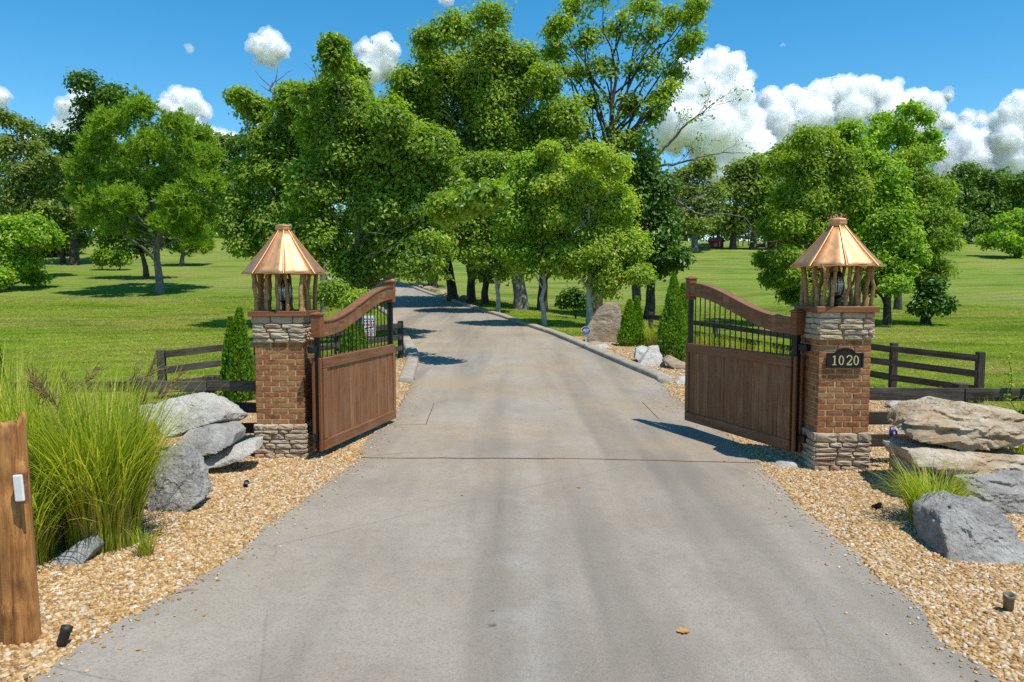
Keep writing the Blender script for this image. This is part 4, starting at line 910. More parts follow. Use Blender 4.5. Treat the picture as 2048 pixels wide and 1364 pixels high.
tree('oak_tree', 'far dark-trunked tree at the crest of the drive', (866, 570), [(850, 350, 50), (880, 420, 54), (830, 440, 44), (870, 490, 40), (840, 510, 28)], 56, 'darkleaf', 'barkdark', .34, .3, .8, 1.0, 20, 11, group=GD)
tree('ash_tree', 'tallest open-crowned tree with visible limbs reaching past the picture top', (1192, 615), [(1115, 60, 22), (1110, 105, 26), (1150, 25, 34), (1165, 85, 40), (1205, 0, 40), (1240, 60, 44), (1290, 15, 42), (1300, 80, 44), (1345, 35, 38), (1375, 90, 28), (1390, 25, 20), (1145, 150, 36), (1215, 140, 44), (1285, 145, 42), (1345, 150, 34), (1190, 210, 44), (1260, 215, 46), (1310, 225, 30), (1160, 270, 46), (1225, 285, 54), (1285, 290, 40), (1150, 330, 40), (1330, 190, 20), (1200, 345, 56), (1265, 345, 46), (1160, 390, 46), (1230, 400, 50), (1290, 320, 36)], 41, 'oak', 'barkdark', .34, .21, .42, .55, 20, 12, group=GD, thick=.55, sparse=.5, shell=.3)
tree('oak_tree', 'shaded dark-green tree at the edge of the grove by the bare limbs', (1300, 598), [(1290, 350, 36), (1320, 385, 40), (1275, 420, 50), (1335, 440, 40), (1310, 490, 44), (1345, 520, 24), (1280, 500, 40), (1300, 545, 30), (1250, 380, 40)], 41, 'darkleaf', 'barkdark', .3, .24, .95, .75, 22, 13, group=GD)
# lawn on the reed-grass side
tree('pine_tree', 'big round-headed pine with bare lower trunk on the sunny lawn', (322, 585), [(322, 242, 32), (265, 268, 36), (372, 268, 34), (225, 310, 36), (300, 305, 50), (395, 315, 34), (195, 355, 30), (255, 365, 46), (340, 370, 52), (410, 365, 28), (185, 400, 22), (230, 415, 34), (295, 425, 42), (380, 420, 38), (210, 445, 22), (350, 455, 24), (270, 465, 22)], 52, 'needle', 'barkgrey', .27, .30, 1.0, .55, 32, 14, kind='pine', group=GL, narrow=.22, thick=.85)
tree('pine_tree', 'small pine with short trunk uphill behind the big pine', (366, 525), [(375, 440, 24), (355, 462, 26), (395, 465, 24), (372, 485, 22), (405, 488, 12), (345, 490, 14)], 74, 'needle', 'barkgrey', .25, .6, .8, .7, 40, 15, kind='pine', group=GL, narrow=.13)
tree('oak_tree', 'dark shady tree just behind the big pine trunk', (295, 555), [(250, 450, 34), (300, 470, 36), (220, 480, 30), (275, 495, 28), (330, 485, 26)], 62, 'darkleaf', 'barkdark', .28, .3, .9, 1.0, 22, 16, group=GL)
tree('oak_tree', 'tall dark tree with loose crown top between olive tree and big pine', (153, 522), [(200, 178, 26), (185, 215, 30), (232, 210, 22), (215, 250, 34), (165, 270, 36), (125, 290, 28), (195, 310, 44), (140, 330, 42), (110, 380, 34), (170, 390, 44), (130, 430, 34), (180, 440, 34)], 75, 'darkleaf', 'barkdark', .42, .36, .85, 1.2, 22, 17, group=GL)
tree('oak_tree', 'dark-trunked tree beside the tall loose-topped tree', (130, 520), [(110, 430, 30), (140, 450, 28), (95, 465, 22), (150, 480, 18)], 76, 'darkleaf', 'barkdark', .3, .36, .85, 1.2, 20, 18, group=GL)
tree('sycamore_tree', 'olive thin-leaved tree with pale trunk near the picture edge', (18, 560), [(12, 240, 26), (45, 262, 26), (20, 310, 40), (72, 305, 28), (115, 330, 14), (50, 360, 44), (100, 375, 32), (25, 410, 40), (80, 425, 40), (118, 425, 22), (55, 465, 34), (110, 460, 18)], 62, 'olive', 'barkpale', .3, .26, .8, .8, 24, 19, group=GL, sparse=.12)
tree('shrub_tree', 'bushy light-green tree at the picture edge reaching the lawn', (15, 575), [(12, 455, 32), (62, 455, 30), (35, 490, 36), (85, 480, 22), (15, 525, 32), (58, 530, 28), (-15, 490, 34), (30, 560, 22)], 54, 'bright', 'barkdark', .2, .26, 1., .7, 24, 20, group=GL)
tree('shrub', 'small round bush beneath the pines on the lawn', (207, 535), [(207, 512, 13), (198, 522, 10), (217, 522, 10)], 70, 'needle', 'barkdark', .08, .3, 1., .5, 20, 21, group='bushes on the lawn', cat='shrub')
tree('shrub', 'taller bush beside the small round bush under the pines', (243, 535), [(243, 505, 14), (250, 520, 12), (235, 522, 11)], 70, 'bright', 'barkdark', .08, .3, 1., .5, 20, 22, group='bushes on the lawn', cat='shrub')
for i, (bx, lob, lf) in enumerate([(430, [(412, 300, 26), (440, 288, 22), (430, 335, 38), (400, 345, 30), (445, 385, 40), (400, 410, 34), (440, 430, 36), (470, 450, 30)], 'olive'), (480, [(470, 300, 28), (495, 290, 24), (480, 350, 40), (460, 400, 40), (490, 430, 40)], 'farleaf'), (380, [(355, 330, 26), (380, 370, 30), (350, 420, 30)], 'farleaf'), (60, [(40, 480, 26), (90, 470, 24), (65, 500, 22), (115, 490, 16)], 'olive')]):
    tree('woodland_tree', ['hazy olive tree far uphill just beside the big pine crown', 'dark tree far uphill behind the spreading maple', 'dark woodland tree almost hidden behind the pine crown', 'olive tree low on the slope behind the bushy edge tree'][i], (bx, 480), lob, 112 if i < 3 else 84, lf, 'barkdark', .4, .5, .8, 1.7, 22, 30 + i, group='woodland on the hill crest')
for i, (bx, lob) in enumerate([(115, [(105, 345, 34), (130, 380, 34), (100, 410, 34), (140, 430, 30)]), (205, [(190, 350, 36), (225, 370, 34), (200, 410, 36), (230, 430, 30)]), (285, [(265, 350, 36), (300, 370, 34), (270, 410, 36), (305, 430, 30)]), (335, [(330, 350, 36), (345, 400, 34), (325, 430, 30)])]):
    tree('woodland_tree', ['dark woodland tree far behind the olive tree and loose-topped tree', 'dark woodland tree far behind the left flank of the big pine', 'dark woodland tree far behind the middle of the big pine', 'dark woodland tree far behind the right flank of the big pine'][i], (bx, 480), lob, 116, 'farleaf', 'barkdark', .4, .5, .6, 1.9, 22, 80 + i, group='woodland on the hill crest')
# beyond the numbered pillar
tree('walnut_tree', 'bright tree with drooping fronds on the drive side of numbered lantern', (1692, 612), [(1590, 295, 30), (1640, 285, 32), (1560, 335, 32), (1615, 345, 46), (1680, 330, 44), (1575, 395, 38), (1640, 415, 52), (1700, 400, 46), (1560, 460, 28), (1610, 480, 44), (1670, 480, 40), (1550, 520, 20), (1590, 545, 34), (1640, 560, 32), (1565, 560, 14), (1610, 590, 22)], 37, 'oak', 'barkdark', .22, .19, .95, .58, 32, 40, group=GRT, narrow=.45, thick=.65)
tree('elm_tree', 'bright leafy tree directly behind the numbered lantern roof', (1775, 637), [(1682, 268, 20), (1700, 300, 32), (1735, 330, 38), (1770, 365, 46), (1720, 380, 50), (1790, 430, 48), (1740, 450, 52), (1800, 495, 42), (1750, 520, 46), (1800, 550, 34), (1765, 570, 24), (1825, 520, 34)], 38, 'bright', 'barkdark', .2, .18, .95, .58, 32, 41, group=GRT, thick=.65)
tree('cypress_tree', 'feathery bright-green conifer right of the numbered lantern', (1850, 637), [(1805, 325, 26), (1840, 318, 26), (1830, 365, 40), (1870, 385, 36), (1850, 430, 46), (1890, 440, 28), (1860, 480, 44), (1895, 490, 22), (1850, 530, 40), (1880, 545, 24), (1852, 575, 30)], 39, 'maple', 'barkdark', .2, .22, 1., .56, 32, 42, group=GRT, narrow=.28, thick=.6)
tree('shrub', 'dense dark bush around the foot of the feathery conifer', (1862, 640), [(1862, 600, 30), (1842, 615, 20), (1885, 612, 22), (1865, 575, 22)], 38, 'darkleaf', 'barkdark', .08, .2, 1., .45, 22, 43, group='bushes on the lawn', cat='shrub')
tree('ash_tree', 'airy taller tree crown rising behind the two bright trees', (1795, 600), [(1790, 232, 20), (1772, 258, 22), (1820, 250, 22), (1750, 285, 18), (1800, 285, 26), (1842, 285, 22), (1856, 310, 20), (1740, 300, 12), (1820, 320, 28), (1775, 320, 26)], 47, 'bright', 'barkdark', .22, .24, .75, .6, 20, 44, group=GRT, sparse=.5)
tree('oak_tree', 'olive-headed tree uphill beyond the grove near the red dog house', (1387, 497), [(1370, 360, 30), (1400, 345, 30), (1350, 390, 28), (1395, 395, 36), (1430, 395, 28), (1365, 430, 26), (1415, 432, 28), (1390, 455, 18)], 95, 'olive', 'barkgrey', .45, .42, .9, 1.3, 24, 45, group=GRT)
tree('oak_tree', 'shade tree standing before the playset slide', (1463, 493), [(1470, 350, 24), (1500, 345, 26), (1455, 385, 28), (1490, 390, 34), (1460, 425, 26), (1495, 435, 26), (1470, 455, 16)], 97, 'olive', 'barkdark', .45, .42, .8, 1.3, 24, 46, group=GRT)
tree('oak_tree', 'shade tree uphill right of the playset', (1503, 493), [(1520, 335, 26), (1545, 345, 26), (1530, 385, 34), (1510, 420, 28), (1550, 420, 34), (1525, 455, 24), (1560, 460, 22)], 97, 'oak', 'barkdark', .45, .42, .8, 1.3, 24, 47, group=GRT)
for i, (bx, D, lob, lf) in enumerate([(1925, 118, [(1905, 365, 26), (1930, 352, 22), (1920, 400, 38), (1905, 440, 34), (1935, 455, 36), (1915, 490, 28)], 'farleaf'), (1975, 120, [(1970, 358, 20), (1990, 372, 24), (1965, 405, 30), (1990, 425, 34), (1970, 460, 32), (1960, 495, 22)], 'farleaf'), (2030, 122, [(2018, 372, 22), (2045, 385, 26), (2025, 415, 30), (2055, 430, 34), (2090, 400, 40)], 'farleaf'), (2030, 86, [(2010, 455, 24), (2040, 440, 26), (2060, 470, 30), (2020, 485, 26), (2045, 500, 22), (1990, 480, 14)], 'bright'), (1890, 112, [(1880, 400, 24), (1895, 450, 26), (1880, 490, 22)], 'farleaf'), (1600, 125, [(1580, 380, 34), (1620, 400, 40), (1660, 390, 40), (1720, 400, 44)], 'farleaf')]):
    tree('woodland_tree' if lf == 'farleaf' else 'oak_tree', ['dark woodland tree first right of the bright conifer', 'dark woodland tree in the middle of the far right wood', 'dark woodland tree at the picture edge of the far wood', 'lighter round tree before the far wood at the picture edge', 'dark woodland tree peeking out behind the bright conifer', 'dark woodland tree hidden behind the red-roofed house'][i], (bx, 520), lob, D, lf, 'barkdark', .4, .5 if lf == 'farleaf' else .36, .85, 1.7 if lf == 'farleaf' else 1.1, 22, 60 + i, group='woodland on the hill crest' if lf == 'farleaf' else GRT)

for i, (bx, lob) in enumerate([(1300, [(1280, 400, 34), (1320, 430, 34), (1300, 455, 26)]), (1370, [(1350, 425, 30), (1385, 440, 28), (1365, 458, 20)]), (1435, [(1425, 430, 26), (1450, 425, 26), (1432, 455, 18)]), (1550, [(1530, 410, 34), (1570, 420, 34), (1550, 455, 26)]), (1830, [(1810, 400, 40), (1850, 430, 40), (1825, 470, 30)])]):
    tree('woodland_tree', ['dark woodland tree far behind the bare limbs', 'dark woodland tree far behind the olive-headed tree', 'dark woodland tree far behind the red dog house', 'dark woodland tree far behind the shade tree by the playset', 'dark woodland tree far behind the bright conifer'][i], (bx, 470), lob, 145, 'farleaf', 'barkdark', .4, .6, .6, 2.2, 22, 70 + i, group='woodland on the hill crest')

tree('shrub', 'dark shaded bush among the trunks between the two nearest maples', (1152, 622), [(1150, 592, 22), (1135, 606, 15), (1168, 606, 15)], 36, 'darkleaf', 'barkdark', .06, .16, 1., .4, 22, 24, group='bushes on the lawn', cat='shrub')
def far_wood():
    r = np.random.default_rng(6); C = []
    for (x0, x1, top, D) in ((-160, 540, 345, 132), (540, 1330, 410, 160), (1290, 1600, 428, 170), (1580, 1900, 390, 160), (1850, 2250, 368, 140)):
        for px in np.arange(x0, x1, 13.):
            h = top + 14 * math.sin(px * .031) + r.normal(0, 9); p = P(px + r.normal(0, 5), h, D + r.uniform(-6, 6)); g = gz(p[0], p[1]); H = p[2] - g
            if H < 2: continue
            n = int(10 + H * 5.5); t = r.random(n) ** .7; w = 1.9 * np.sqrt(np.clip(1 - (t * 1.1 - .25) ** 2, .15, 1)); a = r.uniform(0, 6.28, n)
            C.append(np.stack([p[0] + np.cos(a) * w * r.random(n) ** .4, p[1] + np.sin(a) * w, g + .3 + t * H], 1))
    C = np.concatenate(C); V, F = leaf_quads(C, 6, np.array([.9, .9, .6]), .75, r, .6); o = C.mean(0); tag(link('far_woodland', npmesh('far_woodland', V - o, F), M['farleaf'], None, tuple(o)), 'continuous dark belt of woodland along the far hill crest', 'woodland', kind='stuff')
far_wood()

# half-dead tree with bare limbs at the edge of the grove
def bare_tree():
    r = np.random.default_rng(90); D = 43.; bx = (1272 - CX) / FPX * D; B = np.array([bx, D, gz(bx, D) - .1]); root = tag(empty('bare_limbed_tree', tuple(B)), 'half-dead tree with bare grey limbs reaching over the lawn', 'tree', GD)
    T, lv = [], []
    def branch(pts, r0, r1, sub=0, oy=0.):
        p = np.array([P(a, b, D + oy * k / len(pts)) for k, (a, b) in enumerate(pts)]); t = np.linspace(0, 1, len(p)); tt = np.linspace(0, 1, len(p) * 3); q = np.stack([np.interp(tt, t, p[:, i]) for i in range(3)], 1); q += r.normal(0, .025, q.shape)
        T.append(tube(q, np.linspace(r0, r1, len(q)), 6)); 
        def sprout(q, rad, n, L, lvl):
            for _ in range(n):
                k = r.integers(len(q) // 4, len(q)); s = q[k]; dirn = unit(q[min(k + 1, len(q) - 1)] - q[max(0, k - 1)]) * .9 + r.normal(0, .55, 3); dirn[2] += .22
                e = s + unit(dirn) * L * r.uniform(.5, 1.2); c = curve(s, e, r, .10, 6, .05); T.append(tube(c, np.linspace(rad, rad * .35, 6), 4)); lv.append(e)
                if lvl: sprout(c, rad * .55, 4, L * .55, lvl - 1)
        sprout(q, r1 * .8, sub, 1.3, 2)
    branch([(1272, 602), (1270, 500), (1276, 420), (1285, 360), (1300, 330)], .26, .13)
    branch([(1300, 330), (1325, 298), (1345, 280), (1372, 250), (1400, 228), (1430, 205)], .10, .02, 11, -1.)
    branch([(1298, 332), (1330, 330), (1365, 325), (1400, 314), (1440, 306), (1492, 306)], .09, .018, 8, 1.)
    branch([(1276, 350), (1305, 372), (1345, 398), (1395, 430), (1440, 428), (1488, 434)], .085, .02, 8, -1.5)
    branch([(1300, 340), (1335, 345), (1362, 365), (1385, 392), (1420, 405)], .06, .015, 6, 1.)
    Vt, Ft = merge(T); link('trunk', npmesh('trunk', Vt - B, Ft, True), M['barkgrey'], root)
    C = np.array(lv)[::9]; V, F = leaf_quads(C, 5, np.array([.3, .3, .2]), .18, r); link('crown', npmesh('crown', V - B, F), M['oak'], root)
bare_tree()
def snag(pts, D, label, seed):
    r = np.random.default_rng(seed); p = np.array([P(a, b, D) for a, b in pts]); t = np.linspace(0, 1, len(p)); q = np.stack([np.interp(np.linspace(0, 1, 12), t, p[:, i]) for i in range(3)], 1); q += r.normal(0, .04, q.shape)
    parts = [tube(q, np.linspace(.09, .015, 12), 6)]
    for k in range(7):
        s = q[r.integers(4, 11)]; e = s + np.array([r.normal(0, .5), r.normal(0, .4), r.uniform(.4, 1.1)]); parts.append(tube(curve(s, e, r, .1, 5), np.linspace(.03, .01, 5), 4))
    V, F = merge(parts); b = np.array([q[0, 0], q[0, 1], gz(q[0, 0], q[0, 1])]); V0, F0 = tube([b, b * .5 + q[0] * .5, q[0]], [.16, .12, .09], 6); V, F = merge([(V, F), (V0, F0)])
    tag(link('dead_tree', npmesh('dead_tree', V - b, F, True), M['barkgrey'], None, tuple(b)), label, 'tree', 'dead bare trees')
snag([(560, 250), (552, 205), (545, 185), (540, 160)], 38, 'thin bare dead tree tip above the spreading maple', 1)
snag([(640, 230), (640, 190), (637, 165), (636, 152)], 38, 'single bare dead stem beside the large maple peak', 2)

# ------------------------------------------------------------------ arborvitae
def thuja(stems, ybase, D, label, seed):
    """stems: (px, ytop, width px) of each tip"""
    r = np.random.default_rng(seed); b = P(stems[0][0], ybase, D); B = np.array([b[0], D, gz(b[0], D) - .03]); root = tag(empty('arborvitae', tuple(B)), label, 'arborvitae', 'arborvitae by the gate'); Vs = []
    for k, (px, ytop, wpx) in enumerate(stems):
        o = P(px, ybase, D + .25 * k) - b; H = P(px, ytop, D)[2] - B[2]; W = wpx / FPX * D / 2; n = int(5600 * H * W * 1.5); t = r.random(n) ** .8; a = r.uniform(0, 6.283, n)
        prof = np.where(t < .18, .72 + t * 1.55, (1 - ((t - .18) / .82)) ** .8); lump = 1 + .34 * fbm(np.stack([np.cos(a) * 2.2, np.sin(a) * 2.2, t * H * 2.6], 1) + seed + k, 3, seed)
        rad = W * prof * lump * (.62 + .38 * r.random(n) ** .5) * np.where(r.random(n) < .06, 1.22, 1.) + .015; p = np.stack([np.cos(a) * rad + o[0], np.sin(a) * rad + .25 * k, t * H + .02], 1); radial = np.stack([np.cos(a), np.sin(a), 0 * a], 1)
        d = unit(radial * .55 + np.array([0, 0, .95]) + r.normal(0, .28, (n, 3))); s = unit(np.cross(d, radial * r.choice([-1, 1], (n, 1)) + r.normal(0, .7, (n, 3)))); L = (r.uniform(.045, .10, n))[:, None] * (.9 + .03 * D / 10)
        Vs.append(np.stack([p - d * L * .3, p + s * L * .34, p + d * L * .8, p - s * L * .34], 1).reshape(-1, 3)); Vt, Ft = tube([(o[0], .25 * k, -.05), (o[0] + .01, .25 * k, H * .5), (o[0], .25 * k, H * .9)], [.035, .025, .008], 6); link('stem', npmesh('stem', Vt, Ft, True), M['barkdark'], root)
    V = np.concatenate(Vs); link('foliage', npmesh('foliage', V, np.arange(len(V)).reshape(-1, 4)), M['thuja'], root)
thuja([(483, 621, 56), (465, 640, 42)], 802, 14.4, 'arborvitae behind the fence beside the unnumbered pillar', 2)
thuja([(703, 642, 56), (722, 652, 36)], 735, 17.5, 'arborvitae seen through the bars of the gate leaf', 3)
thuja([(1258, 602, 44), (1273, 596, 34)], 706, 23.3, 'short two-tipped arborvitae next to the standing stone', 5)
thuja([(1345, 552, 62), (1364, 570, 40)], 737, 19.9, 'tallest arborvitae between the rocks and the gate end', 7)
thuja([(-18, 640, 60)], 800, 12.5, 'arborvitae at the very edge of the picture above reed grass', 9)

# ------------------------------------------------------------------ reed grass
def clump(X, Y, H, Rb, n, label, seed, lean=.55, wid=.0058, dry=.12, plumes=0, mat='blade', spread=1.0):
    r = np.random.default_rng(seed); B = np.array([X, Y, gz(X, Y)]); root = tag(empty('reed_grass', tuple(B)), label, 'grass clump', 'clumps of ornamental grass', 'thing')
    def blades(n, hmul, ln, w):
        a = r.uniform(0, 6.283, n); q = Rb * r.random(n) ** .5; b = np.stack([np.cos(a) * q, np.sin(a) * q, 0 * a - .02], 1); aa = a + r.normal(0, .7, n); h = H * hmul * r.uniform(.55, 1.08, n); out = h * ln * r.uniform(.15, 1.15, n) * (.5 + q / Rb * .6); seg = 6; V = []
        dirn = np.stack([np.cos(aa), np.sin(aa), 0 * aa], 1); side = np.stack([-np.sin(aa), np.cos(aa), 0 * aa], 1); tw = r.uniform(-.8, .8, n)[:, None]; side = unit(side + np.array([0, 0, 1]) * tw * .4)
        droop = r.uniform(.0, .45, n) * ln * 1.6
        for k in range(seg + 1):
            t = k / seg; p = b + dirn * (out * t ** 1.9)[:, None]; p[:, 2] += h * (t - droop * t ** 3.2); ww = w * (1 - t ** 2.2) + .0006
            V += [p - side * ww, p + side * ww]
        V = np.stack(V, 1); m = (seg + 1) * 2; base = np.arange(n)[:, None] * m; F = np.concatenate([base + np.array([2 * k, 2 * k + 1, 2 * k + 3, 2 * k + 2]) for k in range(seg)], 0); return V.reshape(-1, 3), F
    V, F = blades(n, 1., lean, wid); link('blades', npmesh('blades', V, F), M[mat], root)
    V, F = blades(int(n * dry) + 20, .55, lean * 1.1, wid * .8); link('dry_blades', npmesh('dry_blades', V, F), M['straw'], root)
    for k in range(plumes):
        a = r.uniform(-2.2, .6) if k else .1; top = np.array([math.cos(a) * H * r.uniform(.25, .5), math.sin(a) * H * .35, H * r.uniform(.95, 1.1)]); parts = [tube(curve((0, 0, 0), top, r, .05, 6, .05), np.linspace(.004, .002, 6), 4)]
        ax = unit(top - np.array([0, 0, H * .5])); 
        for j in range(26):
            t = j / 26; s = top - ax * .26 * (1 - t); e = s + unit(ax * .9 + r.normal(0, .35, 3) + np.array([.25, 0, -.1])) * r.uniform(.08, .17); parts.append(tube(curve(s, e, r, .12, 4, -.1), [.0035, .004, .003, .001], 3))
        V, F = merge(parts); link('plume', npmesh('plume', V, F, True), M['straw'], root)
clump(-3.42, 6.35, 1.46, .28, 2100, 'tall reed grass clump with tan plumes beside the upright boulder', 1, .50, plumes=5)
clump(-4.35, 6.75, 1.52, .36, 2300, 'tall reed grass clump directly behind the cedar post', 2, .55, plumes=1)
clump(-3.85, 5.95, 1.10, .24, 900, 'shorter reed grass clump behind the flat pointed stone', 3, .65, dry=.3)
clump(-5.15, 7.9, 1.58, .36, 1500, 'reed grass clump at the picture edge before the fence', 4, .55)
clump(-4.45, 8.3, 1.25, .3, 1200, 'reed grass clump growing against the fence rails', 5, .5, plumes=2)
clump(-6.3, 8.6, 1.4, .36, 1100, 'farthest reed grass clump at the picture edge', 6, .55)
clump(-2.92, 6.05, .34, .05, 60, 'small green tuft at the edge of the big reed grass', 7, .5, .004)
clump(3.83, 6.95, .62, .17, 900, 'soft green grass clump between layered boulders and grey boulder', 8, .75, .0035)
clump(5.75, 8.75, .95, .3, 700, 'wispy grass clump behind the layered boulders', 9, .7, .004, dry=.5)
clump(6.5, 9.0, .95, .3, 500, 'wispy grass clump beside the leafy shrub at the picture edge', 10, .6, .004, dry=.5)
for k, (x, y) in enumerate(((4.9, 22.6), (5.4, 21.3), (4.2, 23.3), (5.9, 20.6), (6.4, 19.6), (5.15, 22.0), (4.5, 23.0))): clump(x + .1, y - .35, .85, .34, 520, 'pale tall weeds seen through the bars of the numbered gate leaf', 20 + k, .4, .006, dry=.6)
for k, (a, b, h) in enumerate(((583, 978, .06), (285, 1212, .05), (1398, 806, .07), (1010 - 260, 876, .05))):
    q = G(a, b); clump(q[0], q[1], h, .06, 70, ['low green weed in the gravel before the unnumbered pillar', 'low green weed in the gravel at the drive edge near the post', 'low green weed by the free end of the numbered gate leaf', 'low green weed under the unnumbered gate leaf'][k], 30 + k, 1.2, .003, dry=0)
def leafy(X, Y, H, label, seed):
    r = np.random.default_rng(seed); B = np.array([X, Y, gz(X, Y)]); root = tag(empty('leafy_shrub', tuple(B)), label, 'shrub'); T, C, O = [], [], []
    for k in range(16):
        a = r.uniform(0, 6.28); top = np.array([math.cos(a) * H * r.uniform(.1, .42), math.sin(a) * H * r.uniform(.1, .4), H * r.uniform(.6, 1.05)]); c = curve((0, 0, 0), top, r, .06, 9); T.append(tube(c, np.linspace(.008, .003, 9), 5)); C.append(c[2:]); O.append(np.tile(unit(top), (7, 1)))
    V, F = leaf_quads(np.concatenate(C), 9, np.array([.09, .09, .08]), .085, r, .5, np.concatenate(O), narrow=.38); link('leaves', npmesh('leaves', V, F), M['bright'], root); V, F = merge(T); link('stem', npmesh('stem', V, F, True), M['barkdark'], root)
leafy(6.05, 8.95, 1.42, 'leafy green shrub at the picture edge above the layered boulders', 4)

# ------------------------------------------------------------------ clouds
def cloud(label, lobes, D, seed, wisp=False):
    """lumpy cumulus: union of spheres, voxel-remeshed, then billowed; thin ragged vapour shells soften its rim"""
    r = np.random.default_rng(seed); k = FPX / D; c0 = P(lobes[0][0], lobes[0][1], D); root = tag(empty('cloud', tuple(c0)), label, 'cloud', 'fair-weather clouds'); Dv, Fc = ico(3); parts = []
    for (a, b, q) in lobes:
        q = q / k; c = P(a, b, D) - c0; parts.append((c + np.array([0, r.uniform(-.4, .4) * q, 0]) + Dv * q * np.array([1, .9, .92]), Fc))
        for _ in range(5):
            d = unit(r.normal(0, 1, 3)); d[1] *= .8; q2 = q * r.uniform(.3, .55); parts.append((c + d * (q * 1.02 - q2 * .45) + Dv * q2, Fc))
    V, F = merge(parts); me = npmesh('puffs', V, F); o = link('puffs', me, M['cloud'], root)
    md = o.modifiers.new('r', 'REMESH'); md.mode = 'VOXEL'; md.voxel_size = 3.2 / k; dg_ = bpy.context.evaluated_depsgraph_get(); ev = o.evaluated_get(dg_); m2 = bpy.data.meshes.new_from_object(ev); o.modifiers.clear(); o.data = m2
    nv = len(m2.vertices); co = np.empty(nv * 3, np.float32); no = np.empty(nv * 3, np.float32); m2.vertices.foreach_get('co', co); m2.vertex_normals.foreach_get('vector', no); co = co.reshape(-1, 3).astype(float); no = no.reshape(-1, 3).astype(float)
    u = co * k                                   # in units of photo pixels at that distance
    bil = lambda p, sd: 1 - 2 * np.abs(fbm(p, 2, sd))
    d = 4.0 * (bil(u / 26. + seed, seed) - .35) + 5.0 * (bil(u / 10. + seed, seed + 2) - .4) + 8.5 * fbm(u / 16., 5, seed + 7, .7) - 2.5
    base = co + no * (d / k)[:, None]; m2.vertices.foreach_set('co', base.astype(np.float32).ravel()); m2.polygons.foreach_set('use_smooth', np.ones(len(m2.polygons), bool)); m2.update()
    if not m2.materials: m2.materials.append(M['cloud'])
    if wisp: m2.materials[0] = M['cloudhaze']
    else:
        m3 = m2.copy(); sh = base + no * ((8.0 + 10.0 * fbm(u / 11., 4, seed + 31, .68)) / k)[:, None]; m3.vertices.foreach_set('co', sh.astype(np.float32).ravel()); m3.materials[0] = M['cloudhaze']; m3.update(); link('vapour', m3, None, root)
DC = 2600.
cloud('single small white cloud high over the spreading maple', [(535, 72, 13), (522, 95, 18), (550, 98, 20), (535, 110, 17), (507, 93, 7), (565, 100, 9)], DC, 1)
cloud('tiny faint cloud wisp high over the big pine', [(380, 97, 7), (374, 93, 4)], DC, 2, True)
cloud('white cloud peeking between the large maple and the giant tree', [(766, 88, 16), (742, 104, 20), (780, 104, 16), (757, 128, 26), (716, 100, 6), (735, 140, 24)], DC, 3)
cloud('white cloud behind the tall loose-topped dark tree', [(160, 202, 20), (138, 225, 22), (185, 230, 26), (122, 245, 14), (160, 258, 30), (110, 262, 12), (205, 262, 20)], DC, 4)
cloud('white cloud above the big pine crown', [(355, 202, 22), (388, 208, 20), (335, 212, 15), (405, 222, 13), (368, 232, 24), (392, 262, 24), (420, 268, 14), (445, 275, 12), (465, 274, 9)], DC, 5)
cloud('white cloud fragment at the picture edge over the olive tree', [(2, 198, 12), (-14, 205, 14)], DC, 6)
cloud('low cloud sliver behind the olive tree', [(92, 275, 9), (75, 282, 11), (52, 288, 12)], DC, 7)
cloud('cloud scrap touching the top of the picture', [(898, 1, 6), (890, -4, 7)], DC, 8)
cloud('towering bright cloud right of the tallest tree', [(1425, 128, 26), (1455, 140, 32), (1395, 148, 28), (1480, 165, 22), (1415, 185, 44), (1455, 205, 44), (1375, 195, 34), (1360, 250, 44), (1420, 262, 54), (1480, 250, 44), (1358, 120, 7), (1500, 300, 46), (1440, 310, 50)], DC, 9)
cloud('long cloud bank stretching behind the bright right trees', [(1545, 200, 20), (1590, 198, 24), (1640, 190, 24), (1690, 183, 26), (1730, 182, 26), (1775, 192, 26), (1825, 205, 24), (1865, 212, 22), (1550, 240, 36), (1620, 236, 38), (1700, 226, 34), (1780, 232, 34), (1850, 246, 30), (1890, 245, 16), (1560, 285, 36), (1620, 280, 30)], DC * 1.1, 10)
cloud('low grey-white cloud mass before the picture edge on the right', [(1925, 288, 28), (1960, 278, 24), (1900, 310, 28), (1945, 325, 36), (1990, 315, 36), (1890, 345, 28), (1990, 355, 36), (1935, 235, 12), (1960, 240, 10)], DC * 1.2, 11)
cloud('tall white cloud at the right picture edge', [(2030, 208, 22), (2015, 240, 26), (2050, 235, 34), (2030, 280, 40), (2075, 270, 44), (2040, 330, 40)], DC * 1.05, 12)
cloud('tiny detached cloud puff near the right picture edge', [(1898, 180, 5), (1897, 192, 7), (1896, 203, 5)], DC, 13)
cloud('faint small cloud wisp right of the tallest tree', [(1568, 88, 5), (1562, 91, 4)], DC, 14, True)

